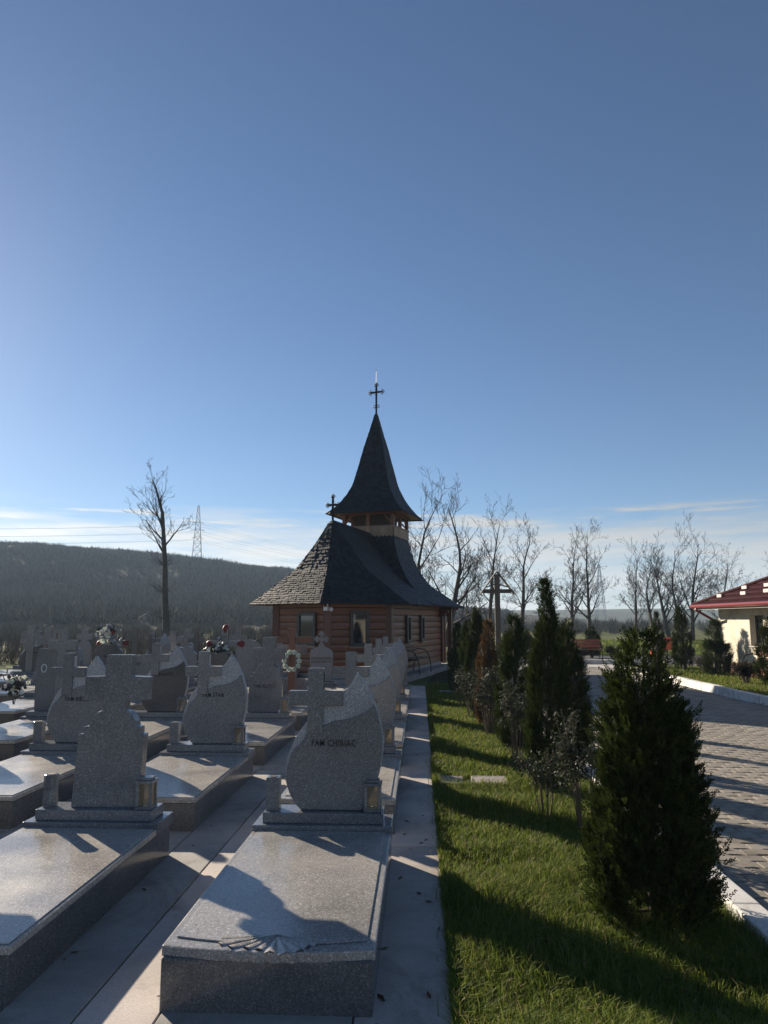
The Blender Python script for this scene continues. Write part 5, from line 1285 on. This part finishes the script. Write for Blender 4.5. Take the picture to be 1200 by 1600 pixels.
# ------------------------------------------------------------------ pylons and wires
def pylon(loc, h, wb, label, arms, rz=0.0, th=0.2):
    t = empty('power_pylon', loc, rz); tag(t, label, 'pylon', 'lattice power pylons')
    w_at = lambda z: wb * (1 - z / h) ** 0.9 * 0.5 + 0.35
    zs = [h * (1 - (1 - k / 9) ** 1.15) for k in range(10)]
    lg = MB(); br_ = MB()
    for k in range(9):
        a, b_ = w_at(zs[k]), w_at(zs[k + 1])
        ca = [Vector((sx * a, sy * a, zs[k])) for sx, sy in ((-1, -1), (1, -1), (1, 1), (-1, 1))]; cb_ = [Vector((sx * b_, sy * b_, zs[k + 1])) for sx, sy in ((-1, -1), (1, -1), (1, 1), (-1, 1))]
        for i in range(4):
            lg.bar(ca[i], cb_[i], th); j = (i + 1) % 4; br_.bar(ca[i], cb_[j], th * 0.55); br_.bar(ca[j], cb_[i], th * 0.55); br_.bar(cb_[i], cb_[j], th * 0.5)
    lg.build('legs', M['galv'], t); br_.build('bracing', M['galv'], t)
    ends = []
    for z, l_ in arms:
        am = MB()
        for s_ in (-1, 1): am.bar((0, 0, z + 0.9), (s_ * l_, 0, z), th * 0.6); am.bar((0, 0, z), (s_ * l_, 0, z), th * 0.6); ends.append(t.matrix_basis @ Vector((s_ * l_, 0, z - 0.8))); am.bar((s_ * l_, 0, z), (s_ * l_, 0, z - 0.8), th * 0.4)
        am.build('cross_arm', M['galv'], t)
    return ends
hz0 = float(hill_h(np.array([-108.0]), np.array([352.0]))[0])
e1 = pylon((-108, 352, hz0 - 0.5), 57.5 - hz0, 4.2, 'lattice power pylon on the crest of the left hill', [(21.0, 2.6), (17.2, 3.3), (13.5, 2.6)], R(20))
rz1 = float(ridge_h(np.array([127.0]), np.array([528.0]))[0])
e2 = pylon((127, 528, rz1 - 0.5), 41 - rz1, 5.5, 'distant hazy power pylon between the bare trees on the right', [(30.0, 3.4), (25.0, 4.2), (20.5, 3.4)], R(-30), 0.26)
LH = ['upper left', 'upper right', 'middle left', 'middle right', 'lower left', 'lower right']
for k in range(6):
    for side, tgt in (('left', Vector((-420, 300, e1[k].z + 2 + k * 0.3))), ('right', e2[k])):
        a, b_ = e1[k], tgt; sag = 5.0 if side == 'left' else 9.0
        pts = [a.lerp(b_, f / 14) - Vector((0, 0, sag * 4 * (f / 14) * (1 - f / 14))) for f in range(15)]
        w_ = MB().tube(pts, 0.035, 3, False).build('power_line', M['iron'])
        tag(w_, 'thin power line from the %s arm of the hill pylon toward the %s' % (LH[k], side), 'wire', 'power lines')

# ------------------------------------------------------------------ haze
hb_ = MB().box(-1190, 1190, -75, 1180, -1.5, 64); hm = bpy.data.materials.new('pale_haze'); hm.use_nodes = True
hn, hl = hm.node_tree.nodes, hm.node_tree.links; hn.remove(hn['Principled BSDF'])
pvn = hn.new('ShaderNodeVolumePrincipled'); pvn.inputs['Color'].default_value = (0.56, 0.78, 1.0, 1); pvn.inputs['Density'].default_value = 0.00055; pvn.inputs['Anisotropy'].default_value = 0.0
hl.new(pvn.outputs[0], hn['Material Output'].inputs['Volume'])
hz_ = hb_.build('haze', hm); hz_['kind'] = 'stuff'; hz_['label'] = 'pale even haze in the air over the whole valley'; hz_['category'] = 'haze'

# ------------------------------------------------------------------ fallen leaves
def litter(name, n_, regions, label, seed):
    q = random.Random(seed); mb = MB()
    for k in range(n_):
        x0, x1, y0, y1, z = q.choice(regions); c = Vector((q.uniform(x0, x1), y0 + (y1 - y0) * q.random() ** 1.5, z + 0.004)); a = q.uniform(0, 6.283); l_ = q.uniform(0.012, 0.032); w_ = l_ * q.uniform(0.3, 0.5)
        d = Vector((math.cos(a), math.sin(a), q.uniform(-0.05, 0.25))) * l_; s_ = Vector((-math.sin(a), math.cos(a), q.uniform(-0.2, 0.3))) * w_
        mb.add([c - d, c + s_, c + d, c - s_, c + Vector((0, 0, 0.004))], [(0, 4, 1), (1, 4, 2), (2, 4, 3), (3, 4, 0)])
    o = mb.build(name, M['dead_leaf']); tag(o, label, 'leaves', kind='stuff')
M['dead_leaf'] = leafy('dead_leaf', (0.07, 0.04, 0.02), (0.22, 0.15, 0.08), 0.8, 0.2, 0.2)
litter('fallen_leaves', 120, [(-0.2, 0.12, 3, 14, 0.0), (-1.78, -1.14, 3, 12, 0.0), (1.9, 3.6, 4, 12, 0.0), (0.2, 1.7, 3, 10, 0.03), (0.2, 1.7, 3, 10, 0.03)], 'small dry leaves scattered over paths and grass', 5)
